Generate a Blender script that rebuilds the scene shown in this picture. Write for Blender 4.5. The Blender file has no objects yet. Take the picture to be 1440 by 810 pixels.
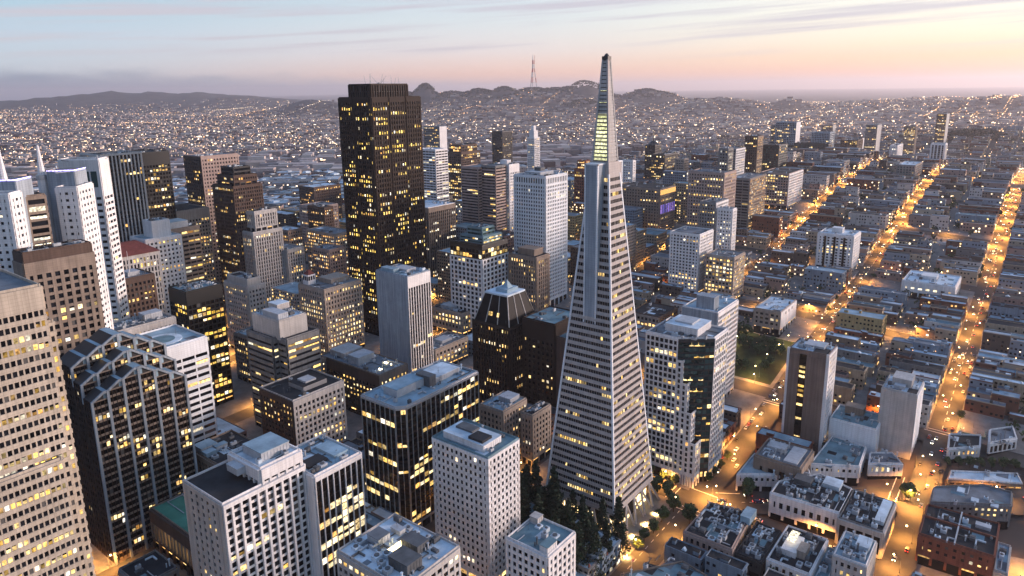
import bpy, math, random
import numpy as np
from mathutils import Vector, Matrix
R = math.radians
rng = random.Random(7)
scene = bpy.context.scene
COL = scene.collection

# ------------------------------------------------------------------ camera
CAM = (323.29, 187.90, 242.84)
HEAD, PITCH, ROLL = R(-127.767), R(12.5577), R(-0.7271)
cam_data = bpy.data.cameras.new('camera')
cam = bpy.data.objects.new('camera', cam_data)
COL.objects.link(cam)
scene.camera = cam
fw = Vector((math.sin(HEAD)*math.cos(PITCH), math.cos(HEAD)*math.cos(PITCH), -math.sin(PITCH)))
rt = Vector((math.cos(HEAD), -math.sin(HEAD), 0))
up = rt.cross(fw)
rt2 = rt*math.cos(ROLL) + up*math.sin(ROLL)
up2 = -rt*math.sin(ROLL) + up*math.cos(ROLL)
M = Matrix.Identity(4)
for i in range(3):
    M[i][0], M[i][1], M[i][2], M[i][3] = rt2[i], up2[i], -fw[i], CAM[i]
cam.matrix_world = M
cam_data.sensor_width = 36
cam_data.lens = 988.64/1440*36
cam_data.shift_y = -(405-345)/1440
cam_data.clip_start = 1
cam_data.clip_end = 120000
FPX = 988.64

def proj(p):
    d = Vector(p) - Vector(CAM)
    z = d.dot(fw)
    if z < 1: return (-9999, -9999, z)
    return (720 + FPX*d.dot(rt2)/z, 345 - FPX*d.dot(up2)/z, z)

# ------------------------------------------------------------------ world, sun
SUN_AZ = Vector((-0.78, 0.63, 0)).normalized()
SUN_EL = R(8)
def L3(r, g, b):   # sRGB 0-255 to linear
    def f(c):
        c /= 255
        return c/12.92 if c <= .04045 else ((c+.055)/1.055)**2.4
    return (f(r), f(g), f(b), 1)

world = bpy.data.worlds.new('World'); scene.world = world
world.use_nodes = True
nt = world.node_tree; N = nt.nodes; LK = nt.links
N.clear()
def node(t, **k):
    n = N.new(t)
    for a, v in k.items(): setattr(n, a, v)
    return n
def mth(op, a, b=None, c=None):
    n = node('ShaderNodeMath', operation=op)
    for i, v in enumerate((a, b, c)):
        if v is None: continue
        if isinstance(v, (int, float)): n.inputs[i].default_value = v
        else: LK.new(v, n.inputs[i])
    return n.outputs[0]
def ramp(fac, stops):
    n = node('ShaderNodeValToRGB')
    e = n.color_ramp.elements
    while len(e) < len(stops): e.new(.5)
    for el, (p, c) in zip(e, stops):
        el.position = p; el.color = c
    LK.new(fac, n.inputs[0])
    return n.outputs[0]
tc = node('ShaderNodeTexCoord')
sep = node('ShaderNodeSeparateXYZ'); LK.new(tc.outputs['Generated'], sep.inputs[0])
X_, Y_, Z_ = sep.outputs
hl = mth('SQRT', mth('ADD', mth('MULTIPLY', X_, X_), mth('MULTIPLY', Y_, Y_)))
hl = mth('MAXIMUM', hl, .02)
cosd = mth('DIVIDE', mth('ADD', mth('MULTIPLY', X_, SUN_AZ.x), mth('MULTIPLY', Y_, SUN_AZ.y)), hl)
el = mth('POWER', mth('MAXIMUM', Z_, 0.0), .5)      # sqrt of height: more resolution at the horizon
def P(z): return math.sqrt(max(z, 0))
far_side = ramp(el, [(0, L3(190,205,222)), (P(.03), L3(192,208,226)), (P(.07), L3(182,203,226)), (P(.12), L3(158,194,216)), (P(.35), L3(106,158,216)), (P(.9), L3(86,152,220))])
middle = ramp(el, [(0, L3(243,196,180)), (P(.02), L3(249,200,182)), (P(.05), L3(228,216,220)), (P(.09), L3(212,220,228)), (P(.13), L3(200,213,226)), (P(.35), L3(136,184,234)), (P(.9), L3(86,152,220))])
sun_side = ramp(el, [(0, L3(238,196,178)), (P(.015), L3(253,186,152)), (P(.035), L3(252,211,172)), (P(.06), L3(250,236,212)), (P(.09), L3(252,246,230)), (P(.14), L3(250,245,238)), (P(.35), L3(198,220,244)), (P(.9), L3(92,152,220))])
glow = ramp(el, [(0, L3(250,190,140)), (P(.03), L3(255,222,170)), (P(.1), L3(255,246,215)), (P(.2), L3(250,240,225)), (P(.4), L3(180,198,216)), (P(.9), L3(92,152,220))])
def mixc(fac, a, b, typ='MIX'):
    n = node('ShaderNodeMix', data_type='RGBA', blend_type=typ)
    if isinstance(fac, (int, float)): n.inputs[0].default_value = fac
    else: LK.new(fac, n.inputs[0])
    for s, v in ((6, a), (7, b)):
        if isinstance(v, tuple): n.inputs[s].default_value = v
        else: LK.new(v, n.inputs[s])
    return n.outputs[2]
def mapr(v, a, b, c=0., d=1.):
    n = node('ShaderNodeMapRange', interpolation_type='SMOOTHSTEP')
    LK.new(v, n.inputs[0])
    for i, x in enumerate((a, b, c, d)): n.inputs[i+1].default_value = x
    return n.outputs[0]
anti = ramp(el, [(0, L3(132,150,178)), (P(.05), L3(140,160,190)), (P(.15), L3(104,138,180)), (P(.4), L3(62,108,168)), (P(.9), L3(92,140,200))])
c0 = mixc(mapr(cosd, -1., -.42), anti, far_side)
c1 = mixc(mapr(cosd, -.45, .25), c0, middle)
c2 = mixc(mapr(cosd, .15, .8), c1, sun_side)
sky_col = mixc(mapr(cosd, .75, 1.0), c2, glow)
# streaks of thin high cloud, tilted bands
tilt = mth('ADD', Z_, mth('MULTIPLY', cosd, -.055))
cmb = node('ShaderNodeCombineXYZ')
LK.new(mth('MULTIPLY', cosd, 2.2), cmb.inputs[0]); LK.new(mth('MULTIPLY', tilt, 62.), cmb.inputs[1])
nz = node('ShaderNodeTexNoise'); nz.inputs['Scale'].default_value = 1.; nz.inputs['Detail'].default_value = 5.; nz.inputs['Roughness'].default_value = .55
LK.new(cmb.outputs[0], nz.inputs['Vector'])
streak = mth('MULTIPLY', mapr(nz.outputs[0], .46, .66), mapr(Z_, .03, .06))
sky_col = mixc(mth('MULTIPLY', streak, .95), sky_col, L3(196,190,206))
# low bank of sea fog along the horizon, darker blue on the side away from the sun
nz2 = node('ShaderNodeTexNoise'); nz2.inputs['Scale'].default_value = 1.; nz2.inputs['Detail'].default_value = 6.
cmb2 = node('ShaderNodeCombineXYZ')
LK.new(mth('MULTIPLY', cosd, 16.), cmb2.inputs[0]); LK.new(mth('MULTIPLY', Z_, 60.), cmb2.inputs[1])
LK.new(cmb2.outputs[0], nz2.inputs['Vector'])
edge = mth('ADD', Z_, mth('MULTIPLY', mth('ADD', nz2.outputs[0], -.5), .034))
top = mapr(cosd, -.4, .45, .027, .002)
bank = mth('SUBTRACT', 1., mapr(mth('SUBTRACT', edge, top), -.014, .008))
bank_col = ramp(mapr(cosd, -.45, .8), [(0, L3(112,138,172)), (.45, L3(198,198,208)), (1, L3(236,200,184))])
sky_col = mixc(mth('MULTIPLY', bank, mapr(cosd, -.4, .45, .9, .45)), sky_col, bank_col)
# a few small dark cloud puffs low over the hills
nis = node('ShaderNodeTexSky', sky_type='NISHITA'); nis.sun_disc = False
nis.sun_elevation = SUN_EL; nis.sun_rotation = math.atan2(SUN_AZ.x, SUN_AZ.y); nis.altitude = 240
bg1 = node('ShaderNodeBackground'); bg1.inputs[1].default_value = .02; LK.new(nis.outputs[0], bg1.inputs[0])
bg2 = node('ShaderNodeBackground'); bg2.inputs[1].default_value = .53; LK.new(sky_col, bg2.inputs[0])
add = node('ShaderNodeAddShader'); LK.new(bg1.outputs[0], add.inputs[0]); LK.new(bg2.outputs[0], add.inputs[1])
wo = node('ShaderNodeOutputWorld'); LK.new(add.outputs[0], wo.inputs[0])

sun_d = bpy.data.lights.new('sun', 'SUN'); sun_d.energy = 3.2; sun_d.angle = R(14); sun_d.color = (1, .78, .70)
sun = bpy.data.objects.new('sun', sun_d); COL.objects.link(sun)
sdir = Vector((SUN_AZ.x*math.cos(R(8)), SUN_AZ.y*math.cos(R(8)), math.sin(R(8))))
sun.rotation_euler = sdir.to_track_quat('Z', 'Y').to_euler()

vs = scene.view_settings
scene.display_settings.display_device = 'sRGB'
vs.view_transform = 'Standard'; vs.look = 'None'; vs.exposure = 0.92; vs.gamma = 1.0; vs.use_curve_mapping = False
cy = scene.cycles
cy.max_bounces = 4; cy.diffuse_bounces = 2; cy.glossy_bounces = 2; cy.transmission_bounces = 2; cy.volume_bounces = 0
cy.transparent_max_bounces = 4
cy.caustics_reflective = False; cy.caustics_refractive = False
cy.use_light_tree = True
cy.sample_clamp_indirect = 6.0

# ------------------------------------------------------------------ materials
MATS = {}
def mat(name, col, rough=.8, var=.18, scale=.15, metal=0., streak=0., spec=.2, isl=0., isl_cols=None, joints=0.):
    """opaque surface: base colour with mottling, rain streaks and per-piece variation"""
    if name in MATS: return MATS[name]
    if streak and not joints: joints = .22
    m = bpy.data.materials.new(name); m.use_nodes = True
    t = m.node_tree; t.nodes.clear()
    o = t.nodes.new('ShaderNodeOutputMaterial'); b = t.nodes.new('ShaderNodeBsdfPrincipled')
    t.links.new(b.outputs[0], o.inputs[0])
    b.inputs['Roughness'].default_value = rough; b.inputs['Metallic'].default_value = metal
    b.inputs['Specular IOR Level'].default_value = spec
    geo = t.nodes.new('ShaderNodeNewGeometry')
    n1 = t.nodes.new('ShaderNodeTexNoise'); n1.inputs['Scale'].default_value = scale; n1.inputs['Detail'].default_value = 6
    n1.inputs['Roughness'].default_value = .65
    t.links.new(geo.outputs['Position'], n1.inputs['Vector'])
    mr = t.nodes.new('ShaderNodeMapRange'); mr.inputs[1].default_value = .3; mr.inputs[2].default_value = .7
    mr.inputs[3].default_value = 1-var; mr.inputs[4].default_value = 1+var
    t.links.new(n1.outputs[0], mr.inputs[0])
    fac = mr.outputs[0]
    if streak:
        mp = t.nodes.new('ShaderNodeMapping'); mp.inputs['Scale'].default_value = (.9, .9, .03)
        t.links.new(geo.outputs['Position'], mp.inputs[0])
        n2 = t.nodes.new('ShaderNodeTexNoise'); n2.inputs['Scale'].default_value = 1.; n2.inputs['Detail'].default_value = 4
        t.links.new(mp.outputs[0], n2.inputs['Vector'])
        m2 = t.nodes.new('ShaderNodeMapRange'); m2.inputs[1].default_value = .35; m2.inputs[2].default_value = .7
        m2.inputs[3].default_value = 1+streak*.4; m2.inputs[4].default_value = 1-streak
        t.links.new(n2.outputs[0], m2.inputs[0])
        mm = t.nodes.new('ShaderNodeMath'); mm.operation = 'MULTIPLY'
        t.links.new(fac, mm.inputs[0]); t.links.new(m2.outputs[0], mm.inputs[1]); fac = mm.outputs[0]
    if isl:
        m3 = t.nodes.new('ShaderNodeMapRange'); m3.inputs[3].default_value = 1-isl; m3.inputs[4].default_value = 1+isl
        t.links.new(geo.outputs['Random Per Island'], m3.inputs[0])
        mm = t.nodes.new('ShaderNodeMath'); mm.operation = 'MULTIPLY'
        t.links.new(fac, mm.inputs[0]); t.links.new(m3.outputs[0], mm.inputs[1]); fac = mm.outputs[0]
    if joints:
        sx = t.nodes.new('ShaderNodeSeparateXYZ'); t.links.new(geo.outputs['Position'], sx.inputs[0])
        def M2(op, a, b):
            n = t.nodes.new('ShaderNodeMath'); n.operation = op
            for i, v in enumerate((a, b)):
                if isinstance(v, (int, float)): n.inputs[i].default_value = v
                else: t.links.new(v, n.inputs[i])
            return n.outputs[0]
        h_ = M2('FRACT', M2('MULTIPLY', M2('ADD', sx.outputs[0], sx.outputs[1]), 1/1.9), 0)
        v_ = M2('FRACT', M2('MULTIPLY', sx.outputs[2], 1/1.25), 0)
        j = M2('MAXIMUM', M2('LESS_THAN', h_, .07), M2('LESS_THAN', v_, .09))
        fac = M2('MULTIPLY', fac, M2('SUBTRACT', 1, M2('MULTIPLY', j, joints)))
        n5 = t.nodes.new('ShaderNodeTexNoise'); n5.inputs['Scale'].default_value = .035; n5.inputs['Detail'].default_value = 3
        t.links.new(geo.outputs['Position'], n5.inputs['Vector'])
        fac = M2('MULTIPLY', fac, M2('ADD', .8, M2('MULTIPLY', n5.outputs[0], .4)))
    base = None
    if isl_cols:
        rp = t.nodes.new('ShaderNodeValToRGB'); rp.color_ramp.interpolation = 'CONSTANT'
        e = rp.color_ramp.elements
        while len(e) < len(isl_cols): e.new(.5)
        for i, (x, c) in enumerate(zip(e, isl_cols)): x.position = i/len(isl_cols); x.color = (*c, 1)
        t.links.new(geo.outputs['Random Per Island'], rp.inputs[0]); base = rp.outputs[0]
    vm = t.nodes.new('ShaderNodeVectorMath'); vm.operation = 'SCALE'
    if base: t.links.new(base, vm.inputs[0])
    else: vm.inputs[0].default_value = col
    t.links.new(fac, vm.inputs['Scale']); t.links.new(vm.outputs[0], b.inputs['Base Color'])
    MATS[name] = m
    return m

def glass(name, col=(.008,.009,.012), rough=.15, blinds=.07):
    """dark window panes; some have pale blinds drawn"""
    if name in MATS: return MATS[name]
    m = bpy.data.materials.new(name); m.use_nodes = True
    t = m.node_tree; b = t.nodes['Principled BSDF']
    geo = t.nodes.new('ShaderNodeNewGeometry')
    rp = t.nodes.new('ShaderNodeValToRGB'); rp.color_ramp.interpolation = 'CONSTANT'
    e = rp.color_ramp.elements
    e[0].color = (*col, 1); e[1].position = .35; e[1].color = (col[0]*.5, col[1]*.5, col[2]*.5, 1)
    x = e.new(.6); x.color = (col[0]*1.9, col[1]*1.8, col[2]*1.7, 1)
    x = e.new(1-blinds); x.color = (.10,.095,.09,1)
    t.links.new(geo.outputs['Random Per Island'], rp.inputs[0])
    t.links.new(rp.outputs[0], b.inputs['Base Color'])
    b.inputs['Roughness'].default_value = rough
    b.inputs['Specular IOR Level'].default_value = .22
    MATS[name] = m
    return m

def lit(name, c1, c2, smin, smax, sample=False):
    """lit panes: colour and strength differ from pane to pane"""
    if name in MATS: return MATS[name]
    m = bpy.data.materials.new(name); m.use_nodes = True
    t = m.node_tree; t.nodes.clear()
    o = t.nodes.new('ShaderNodeOutputMaterial'); e = t.nodes.new('ShaderNodeEmission')
    geo = t.nodes.new('ShaderNodeNewGeometry')
    mx = t.nodes.new('ShaderNodeMix'); mx.data_type = 'RGBA'
    mx.inputs[6].default_value = (*c1, 1); mx.inputs[7].default_value = (*c2, 1)
    t.links.new(geo.outputs['Random Per Island'], mx.inputs[0])
    mu = t.nodes.new('ShaderNodeMath'); mu.operation = 'MULTIPLY'; mu.inputs[1].default_value = 7.31
    fr = t.nodes.new('ShaderNodeMath'); fr.operation = 'FRACT'
    t.links.new(geo.outputs['Random Per Island'], mu.inputs[0]); t.links.new(mu.outputs[0], fr.inputs[0])
    pw = t.nodes.new('ShaderNodeMath'); pw.operation = 'POWER'; pw.inputs[1].default_value = 1.6
    t.links.new(fr.outputs[0], pw.inputs[0])
    mr = t.nodes.new('ShaderNodeMapRange'); mr.inputs[3].default_value = smin; mr.inputs[4].default_value = smax
    t.links.new(pw.outputs[0], mr.inputs[0])
    nz = t.nodes.new('ShaderNodeTexNoise'); nz.inputs['Scale'].default_value = .9; nz.inputs['Detail'].default_value = 2
    t.links.new(geo.outputs['Position'], nz.inputs['Vector'])
    m4 = t.nodes.new('ShaderNodeMapRange'); m4.inputs[1].default_value = .3; m4.inputs[2].default_value = .7; m4.inputs[3].default_value = .3; m4.inputs[4].default_value = 1.5
    t.links.new(nz.outputs[0], m4.inputs[0])
    ml = t.nodes.new('ShaderNodeMath'); ml.operation = 'MULTIPLY'
    t.links.new(mr.outputs[0], ml.inputs[0]); t.links.new(m4.outputs[0], ml.inputs[1])
    t.links.new(mx.outputs[2], e.inputs[0]); t.links.new(ml.outputs[0], e.inputs[1]); t.links.new(e.outputs[0], o.inputs[0])
    m.cycles.emission_sampling = 'AUTO' if sample else 'NONE'
    MATS[name] = m
    return m

white = mat('white_stone', (.74,.715,.70), .8, .10, .12, streak=.16)
whiteblue = mat('white_precast', (.74,.755,.77), .7, .08, .12, streak=.10)
pale = mat('pale_concrete', (.47,.445,.42), .85, .14, .12, streak=.2)
quartz = mat('crushed_quartz', (.43,.385,.36), .75, .10, .1, streak=.14)
beige = mat('beige_stone', (.36,.30,.25), .85, .16, .12, streak=.22)
tan = mat('tan_stone', (.25,.195,.155), .85, .18, .12, streak=.2)
pink = mat('pink_granite', (.36,.27,.235), .7, .12, .12, streak=.12)
grey = mat('grey_concrete', (.21,.205,.20), .85, .18, .12, streak=.25)
bluegrey = mat('blue_grey_concrete', (.30,.34,.38), .8, .16, .1, streak=.3)
brown = mat('brown_stone', (.10,.066,.052), .8, .16, .12, streak=.2)
dkbrown = mat('dark_brown_granite', (.030,.019,.014), .75, .15, .1)
black = mat('black_metal', (.008,.008,.008), .4, .1, .1, spec=.5)
dkgrey = mat('dark_grey_panel', (.045,.043,.043), .5, .15, .1)
brick = mat('red_brick', (.20,.075,.05), .9, .2, .3, streak=.2)
alu = mat('aluminium', (.55,.55,.56), .35, .06, .2, metal=.6)
rf_grey = mat('roof_gravel', (.155,.172,.19), .95, .4, .10)
rf_dark = mat('roof_tar', (.03,.031,.034), .9, .45, .1)
rf_pale = mat('roof_membrane', (.52,.60,.655), .85, .35, .10)
rf_blue = mat('roof_blue_membrane', (.25,.35,.41), .8, .35, .10)
rf_teal = mat('roof_teal', (.14,.225,.255), .8, .35, .12)
copper = mat('green_copper', (.075,.24,.17), .7, .25, .12)
redtile = mat('red_clay_tile', (.17,.05,.04), .85, .25, .4)
unit_m = mat('roof_unit_metal', (.40,.42,.44), .6, .2, .3)
unit_d = mat('roof_unit_dark', (.10,.105,.11), .6, .3, .3)
gl = glass('window_glass')
gl_teal = glass('teal_glass', (.03,.06,.06), .1, .05)
gl_dark = glass('bronze_glass', (.006,.005,.005), .15, .04)
lw = lit('lit_yellow', (1,.56,.11), (1,.76,.36), .14, 1.45)
lwh = lit('lit_white', (.96,.93,.80), (1,.76,.42), .35, 1.5)
lo = lit('lit_orange', (1,.46,.10), (1,.64,.26), .2, 1.7)
lgr = lit('lit_spire', (.80,.82,.40), (.92,.90,.56), .45, .95)
lpurple = lit('lit_violet', (.40,.36,1), (.55,.45,1), 2.0, 3.5)
lblu = lit('lit_blue', (.25,.2,1), (.5,.3,1), .15, .45)
lred = lit('lit_red', (1,.06,.03), (1,.12,.05), 3, 6)
lgreen = lit('lit_green', (.2,1,.6), (.4,1,.7), 1, 2)
lamp_m = lit('lamp_glow', (1,.62,.22), (1,.72,.36), 14, 26)
head_m = lit('headlight_glow', (1,.90,.68), (1,.80,.5), 8, 16)
asphalt = mat('asphalt', (.062,.06,.058), .9, .3, .08)
pave = mat('pavement_concrete', (.19,.18,.17), .9, .3, .15)
paint = mat('road_paint', (.62,.60,.54), .8, .3, .5)
bark = mat('bark', (.06,.04,.03), .95, .2, 1.)
leaf = mat('leaf_green', (.045,.075,.03), .7, .3, .2, isl=.5)
leaf_dk = mat('redwood_green', (.022,.036,.02), .75, .3, .2, isl=.5)

# ------------------------------------------------------------------ mesh helpers
class MB:
    def __init__(s): s.v = []; s.f = []; s.m = []
    def quad(s, a, b, c, d, m=0):
        i = len(s.v); s.v += [a, b, c, d]; s.f.append((i, i+1, i+2, i+3)); s.m.append(m)
    def tri(s, a, b, c, m=0):
        i = len(s.v); s.v += [a, b, c]; s.f.append((i, i+1, i+2)); s.m.append(m)
    def box(s, x0, x1, y0, y1, z0, z1, m=0, bottom=True, mt=None):
        i = len(s.v)
        s.v += [(x0,y0,z0),(x1,y0,z0),(x1,y1,z0),(x0,y1,z0),(x0,y0,z1),(x1,y0,z1),(x1,y1,z1),(x0,y1,z1)]
        F = [(4,5,6,7),(0,1,5,4),(1,2,6,5),(2,3,7,6),(3,0,4,7)] + ([(3,2,1,0)] if bottom else [])
        s.f += [tuple(i+k for k in q) for q in F]
        s.m += [m if mt is None else mt] + [m]*(len(F)-1)
    def hexa(s, pts, m=0):   # 4 bottom ccw + 4 top ccw
        i = len(s.v); s.v += [tuple(p) for p in pts]
        F = [(4,5,6,7),(0,1,5,4),(1,2,6,5),(2,3,7,6),(3,0,4,7),(3,2,1,0)]
        s.f += [tuple(i+k for k in q) for q in F]; s.m += [m]*6
    def prism(s, poly, z0, z1, m=0, mt=None, bottom=False):
        i = len(s.v); n = len(poly)
        s.v += [(x, y, z0) for x, y in poly] + [(x, y, z1) for x, y in poly]
        s.f.append(tuple(i+n+k for k in range(n))); s.m.append(m if mt is None else mt)
        for k in range(n):
            j = (k+1) % n
            s.f.append((i+k, i+j, i+n+j, i+n+k)); s.m.append(m)
        if bottom:
            s.f.append(tuple(i+n-1-k for k in range(n))); s.m.append(m)
    def tube(s, a, b, r0, r1=None, n=6, m=0):
        r1 = r0 if r1 is None else r1
        a, b = Vector(a), Vector(b); d = (b-a).normalized()
        u = d.orthogonal().normalized(); w = d.cross(u)
        i = len(s.v)
        for p, r in ((a, r0), (b, r1)):
            for k in range(n):
                q = p + u*(r*math.cos(2*math.pi*k/n)) + w*(r*math.sin(2*math.pi*k/n)); s.v.append(tuple(q))
        for k in range(n):
            j = (k+1) % n; s.f.append((i+k, i+j, i+n+j, i+n+k)); s.m.append(m)
        s.f.append(tuple(i+n+k for k in range(n))); s.m.append(m)
        s.f.append(tuple(i+n-1-k for k in range(n))); s.m.append(m)
    def mesh(s, name, mats):
        me = bpy.data.meshes.new(name)
        me.from_pydata(s.v, [], s.f)
        if not isinstance(mats, (list, tuple)): mats = [mats]
        for m in mats: me.materials.append(m)
        if len(mats) > 1: me.polygons.foreach_set('material_index', s.m)
        me.update()
        return me

def link(name, me, parent=None, loc=None):
    o = bpy.data.objects.new(name, me); COL.objects.link(o)
    if parent is not None: o.parent = parent
    if loc is not None: o.location = loc
    return o
def part(name, mb, mats, parent, stuff=False):
    if not mb.f: return None
    o = link(name, mb.mesh(name, mats), parent)
    if stuff: o['kind'] = 'stuff'
    return o
def empty(name, loc, rz=0):
    o = bpy.data.objects.new(name, None); COL.objects.link(o); o.location = loc; o.rotation_euler = (0, 0, rz)
    o.empty_display_size = 2
    return o
def tag(o, label, cat, group=None):
    o['label'] = label; o['category'] = cat
    if group: o['group'] = group
    return o
def struct(name, mb, mats):
    o = link(name, mb.mesh(name, mats)); o['kind'] = 'structure'; return o

# ------------------------------------------------------------------ terrain
def g2(x, y, cx, cy, sx, sy): return math.exp(-.5*(((x-cx)/sx)**2+((y-cy)/sy)**2))
FARH = [(-4307,-4374,284,120,120),(-4250,-4500,225,300,300),(-4645,-4003,246,240,200),(-4787,-3829,244,180,180),(-5022,-3683,272,190,190),(-5060,-3122,297,200,230),(-5000,-3400,236,620,560),(-4650,-4150,222,520,480),
        (-4343,-2724,160,190,190),(-5483,-2734,216,330,280),(-5429,-1517,158,150,110),(-5235,-2071,140,500,380),
        (-4366,-9763,262,1600,1000),(-4650,-8488,200,900,800),(-3580,-5010,165,330,240),(-5171,-54,155,700,420),
        (-1966,-6427,75,500,500),(-6400,-600,120,900,700),(-3900,-3300,110,600,420)]
def T(x, y):
    w = max(0., min(1., (-60-x)/260.))
    w2 = w*w*(3-2*w)
    z = 8*w2
    z += w2*(88*g2(x,y,-1000,-250,400,270) + 74*g2(x,y,-1090,500,330,240) + 36*g2(x,y,-900,120,330,200))
    z += 62*g2(x,y,-2700,60,650,350) + 22*g2(x,y,-2165,-15,150,120)
    z += 12*g2(x,y,-150,-420,300,300)
    d = math.hypot(x-CAM[0], y-CAM[1])
    if d > 1500: z += min(1, (d-1500)/2500)*32
    if d > 2500:
        z += (1+.10*math.sin(x*.0085+1)*math.sin(y*.0071)+.05*math.sin(x*.023)*math.sin(y*.019+2)) * max(0, max((a-40)*g2(x,y,cx_,cy_,sx,sy) for cx_, cy_, a, sx, sy in FARH))
    if d > 9000: z *= max(0, 1-(d-9000)/9000) if x < -7000 else 1
    return z

exec_parts = True
# ------------------------------------------------------------------ buildings
FOOT = []       # footprints already taken: (x0, x1, y0, y1)
def rect(x0, x1, y0, y1): return [(x0,y0),(x1,y0),(x1,y1),(x0,y1)]
def ST(kind='grid', fh=3.8, cw=3.2, sp=.42, pr=.35, dep=.35, wall=None, pier=None, span=None, pane=None, lit=.12, litm=None,
       crown=2.0, lobby=5.5, pdep=None, lobbylit=.5):
    return dict(kind=kind, fh=fh, cw=cw, sp=sp, pr=pr, dep=dep, wall=wall or pale, pier=pier or wall or pale, span=span or wall or pale,
                pane=pane or gl, lit=lit, litm=litm or lw, crown=crown, lobby=lobby, pdep=dep+.12 if pdep is None else pdep, lobbylit=lobbylit)
BLANK = lambda m: ST('blank', wall=m)

class Bld:
    def __init__(s): s.span = {}; s.pier = {}; s.pane = {}; s.lit = {}; s.core = {}; s.par = {}; s.inst = []
    @staticmethod
    def get(d, m):
        if m.name not in d: d[m.name] = (MB(), m)
        return d[m.name][0]

def wall(b, p0, p1, z0, z1, st, detail, near):
    dx, dy = p1[0]-p0[0], p1[1]-p0[1]; L = math.hypot(dx, dy)
    if L < .6: return
    tx, ty = dx/L, dy/L; nx, ny = ty, -tx
    def pt(t, d, z): return (p0[0]+tx*t+nx*d, p0[1]+ty*t+ny*d, z)
    def ob(mb, t0, t1, d0, d1, a, c):
        mb.hexa([pt(t0,d0,a), pt(t0,d1,a), pt(t1,d1,a), pt(t1,d0,a), pt(t0,d0,c), pt(t0,d1,c), pt(t1,d1,c), pt(t1,d0,c)][::1])
    k = st['kind']; dep = st['dep']
    if k == 'blank':
        ob(b.get(b.span, st['wall']), 0, L, -.2, dep, z0, z1); return
    zl = z0 + st['lobby']; zc = z1 - st['crown']
    if zl > zc - 2: zl = z0
    nf = max(1, round((zc-zl)/st['fh'])); fh = (zc-zl)/nf
    nc = max(1, round(L/st['cw'])); cw = L/nc
    sp = st['sp']*fh; pw = st['pr']*cw
    if k == 'pier': sd, pd = .1, st['pdep']+.35
    elif k == 'band': sd, pd = dep+.15, .12
    else: sd, pd = dep, st['pdep']
    edge = max(pw*.5, .35 if k != 'band' else .25)
    # crown and lobby
    if st['crown'] > 0: ob(b.get(b.span, st['wall']), 0, L, -.2, max(sd, pd)+.03, zc, z1)
    if zl > z0:
        mb = b.get(b.span, st['wall'])
        ob(mb, 0, L, -.2, max(sd, pd)+.02, zl-1.2, zl)
        n2 = max(2, round(L/7)); c2 = L/n2
        for j in range(n2+1):
            t = j*c2; ob(mb, max(0, t-.6), min(L, t+.6), -.1, max(sd, pd), z0, zl-1.2)
        if detail:
            for j in range(n2):
                a = (pt(j*c2+.6,.05,z0+3.2), pt((j+1)*c2-.6,.05,z0+3.2), pt((j+1)*c2-.6,.05,zl-1.2), pt(j*c2+.6,.05,zl-1.2))
                if rng.random() < st['lobbylit']: b.get(b.lit, lo).quad(*a)
                else: b.get(b.pane, st['pane']).quad(*a)
    # spandrels
    if sp > .02:
        if near:
            mb = MB(); ob(mb, 0, L, -.2, sd, 0, sp); me = mb.mesh('spandrel', st['span'])
            for i in range(nf): b.inst.append(('spandrel', me, (0, 0, zl+i*fh)))
        else:
            mb = b.get(b.span, st['span'])
            for i in range(nf): ob(mb, 0, L, -.2, sd, zl+i*fh, zl+i*fh+sp)
    # piers
    zt = zc if st['crown'] > 0 else z1
    if k == 'band':
        mb = b.get(b.pier, st['pier'])
        ob(mb, 0, edge*2, -.2, sd+.05, zl, zt); ob(mb, L-edge*2, L, -.2, sd+.05, zl, zt)
        if pw > .02:
            for j in range(1, nc): ob(mb, j*cw-pw/2, j*cw+pw/2, -.1, pd, zl, zt)
    elif pw > .02:
        if near:
            mb = MB(); ob(mb, -pw/2, pw/2, -.2, pd, zl, zt); 
            me = mb.mesh('pier', st['pier'])
            for j in range(nc+1):
                t = min(max(j*cw, pw/2), L-pw/2); b.inst.append(('pier', me, (tx*t, ty*t, 0)))
        else:
            mb = b.get(b.pier, st['pier'])
            for j in range(nc+1):
                t = min(max(j*cw, pw/2), L-pw/2); ob(mb, t-pw/2, t+pw/2, -.2, pd, zl, zt)
    # panes
    if detail:
        pg = b.get(b.pane, st['pane']); lg = b.get(b.lit, st['litm'])
        for i in range(nf):
            za, zb = zl+i*fh+sp, zl+(i+1)*fh
            q = st['lit']*1.15*rng.choice((.15, .35, .7, 1.1, 2.2, 3.2)); on = False
            for j in range(nc):
                if on: on = rng.random() < .62 + .3*min(1, q)
                else: on = rng.random() < q*.45
                if st['lit'] == 0: on = False
                a = (pt(j*cw+pw/2,.06,za), pt((j+1)*cw-pw/2,.06,za), pt((j+1)*cw-pw/2,.06,zb), pt(j*cw+pw/2,.06,zb))
                if on:
                    rr = rng.random(); zc_ = zb-(zb-za)*rng.choice((0,0,0,.25,.45)); zl_ = za
                    tgt = lg if rr < .68 else b.get(b.lit, lwh) if rr < .86 else b.get(b.lit, lo)
                    if zc_ < zb: pg.quad(pt(j*cw+pw/2,.06,zc_), pt((j+1)*cw-pw/2,.06,zc_), pt((j+1)*cw-pw/2,.06,zb), pt(j*cw+pw/2,.06,zb))
                    tgt.quad(pt(j*cw+pw/2,.06,zl_), pt((j+1)*cw-pw/2,.06,zl_), pt((j+1)*cw-pw/2,.06,zc_), pt(j*cw+pw/2,.06,zc_))
                else: pg.quad(*a)

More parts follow.
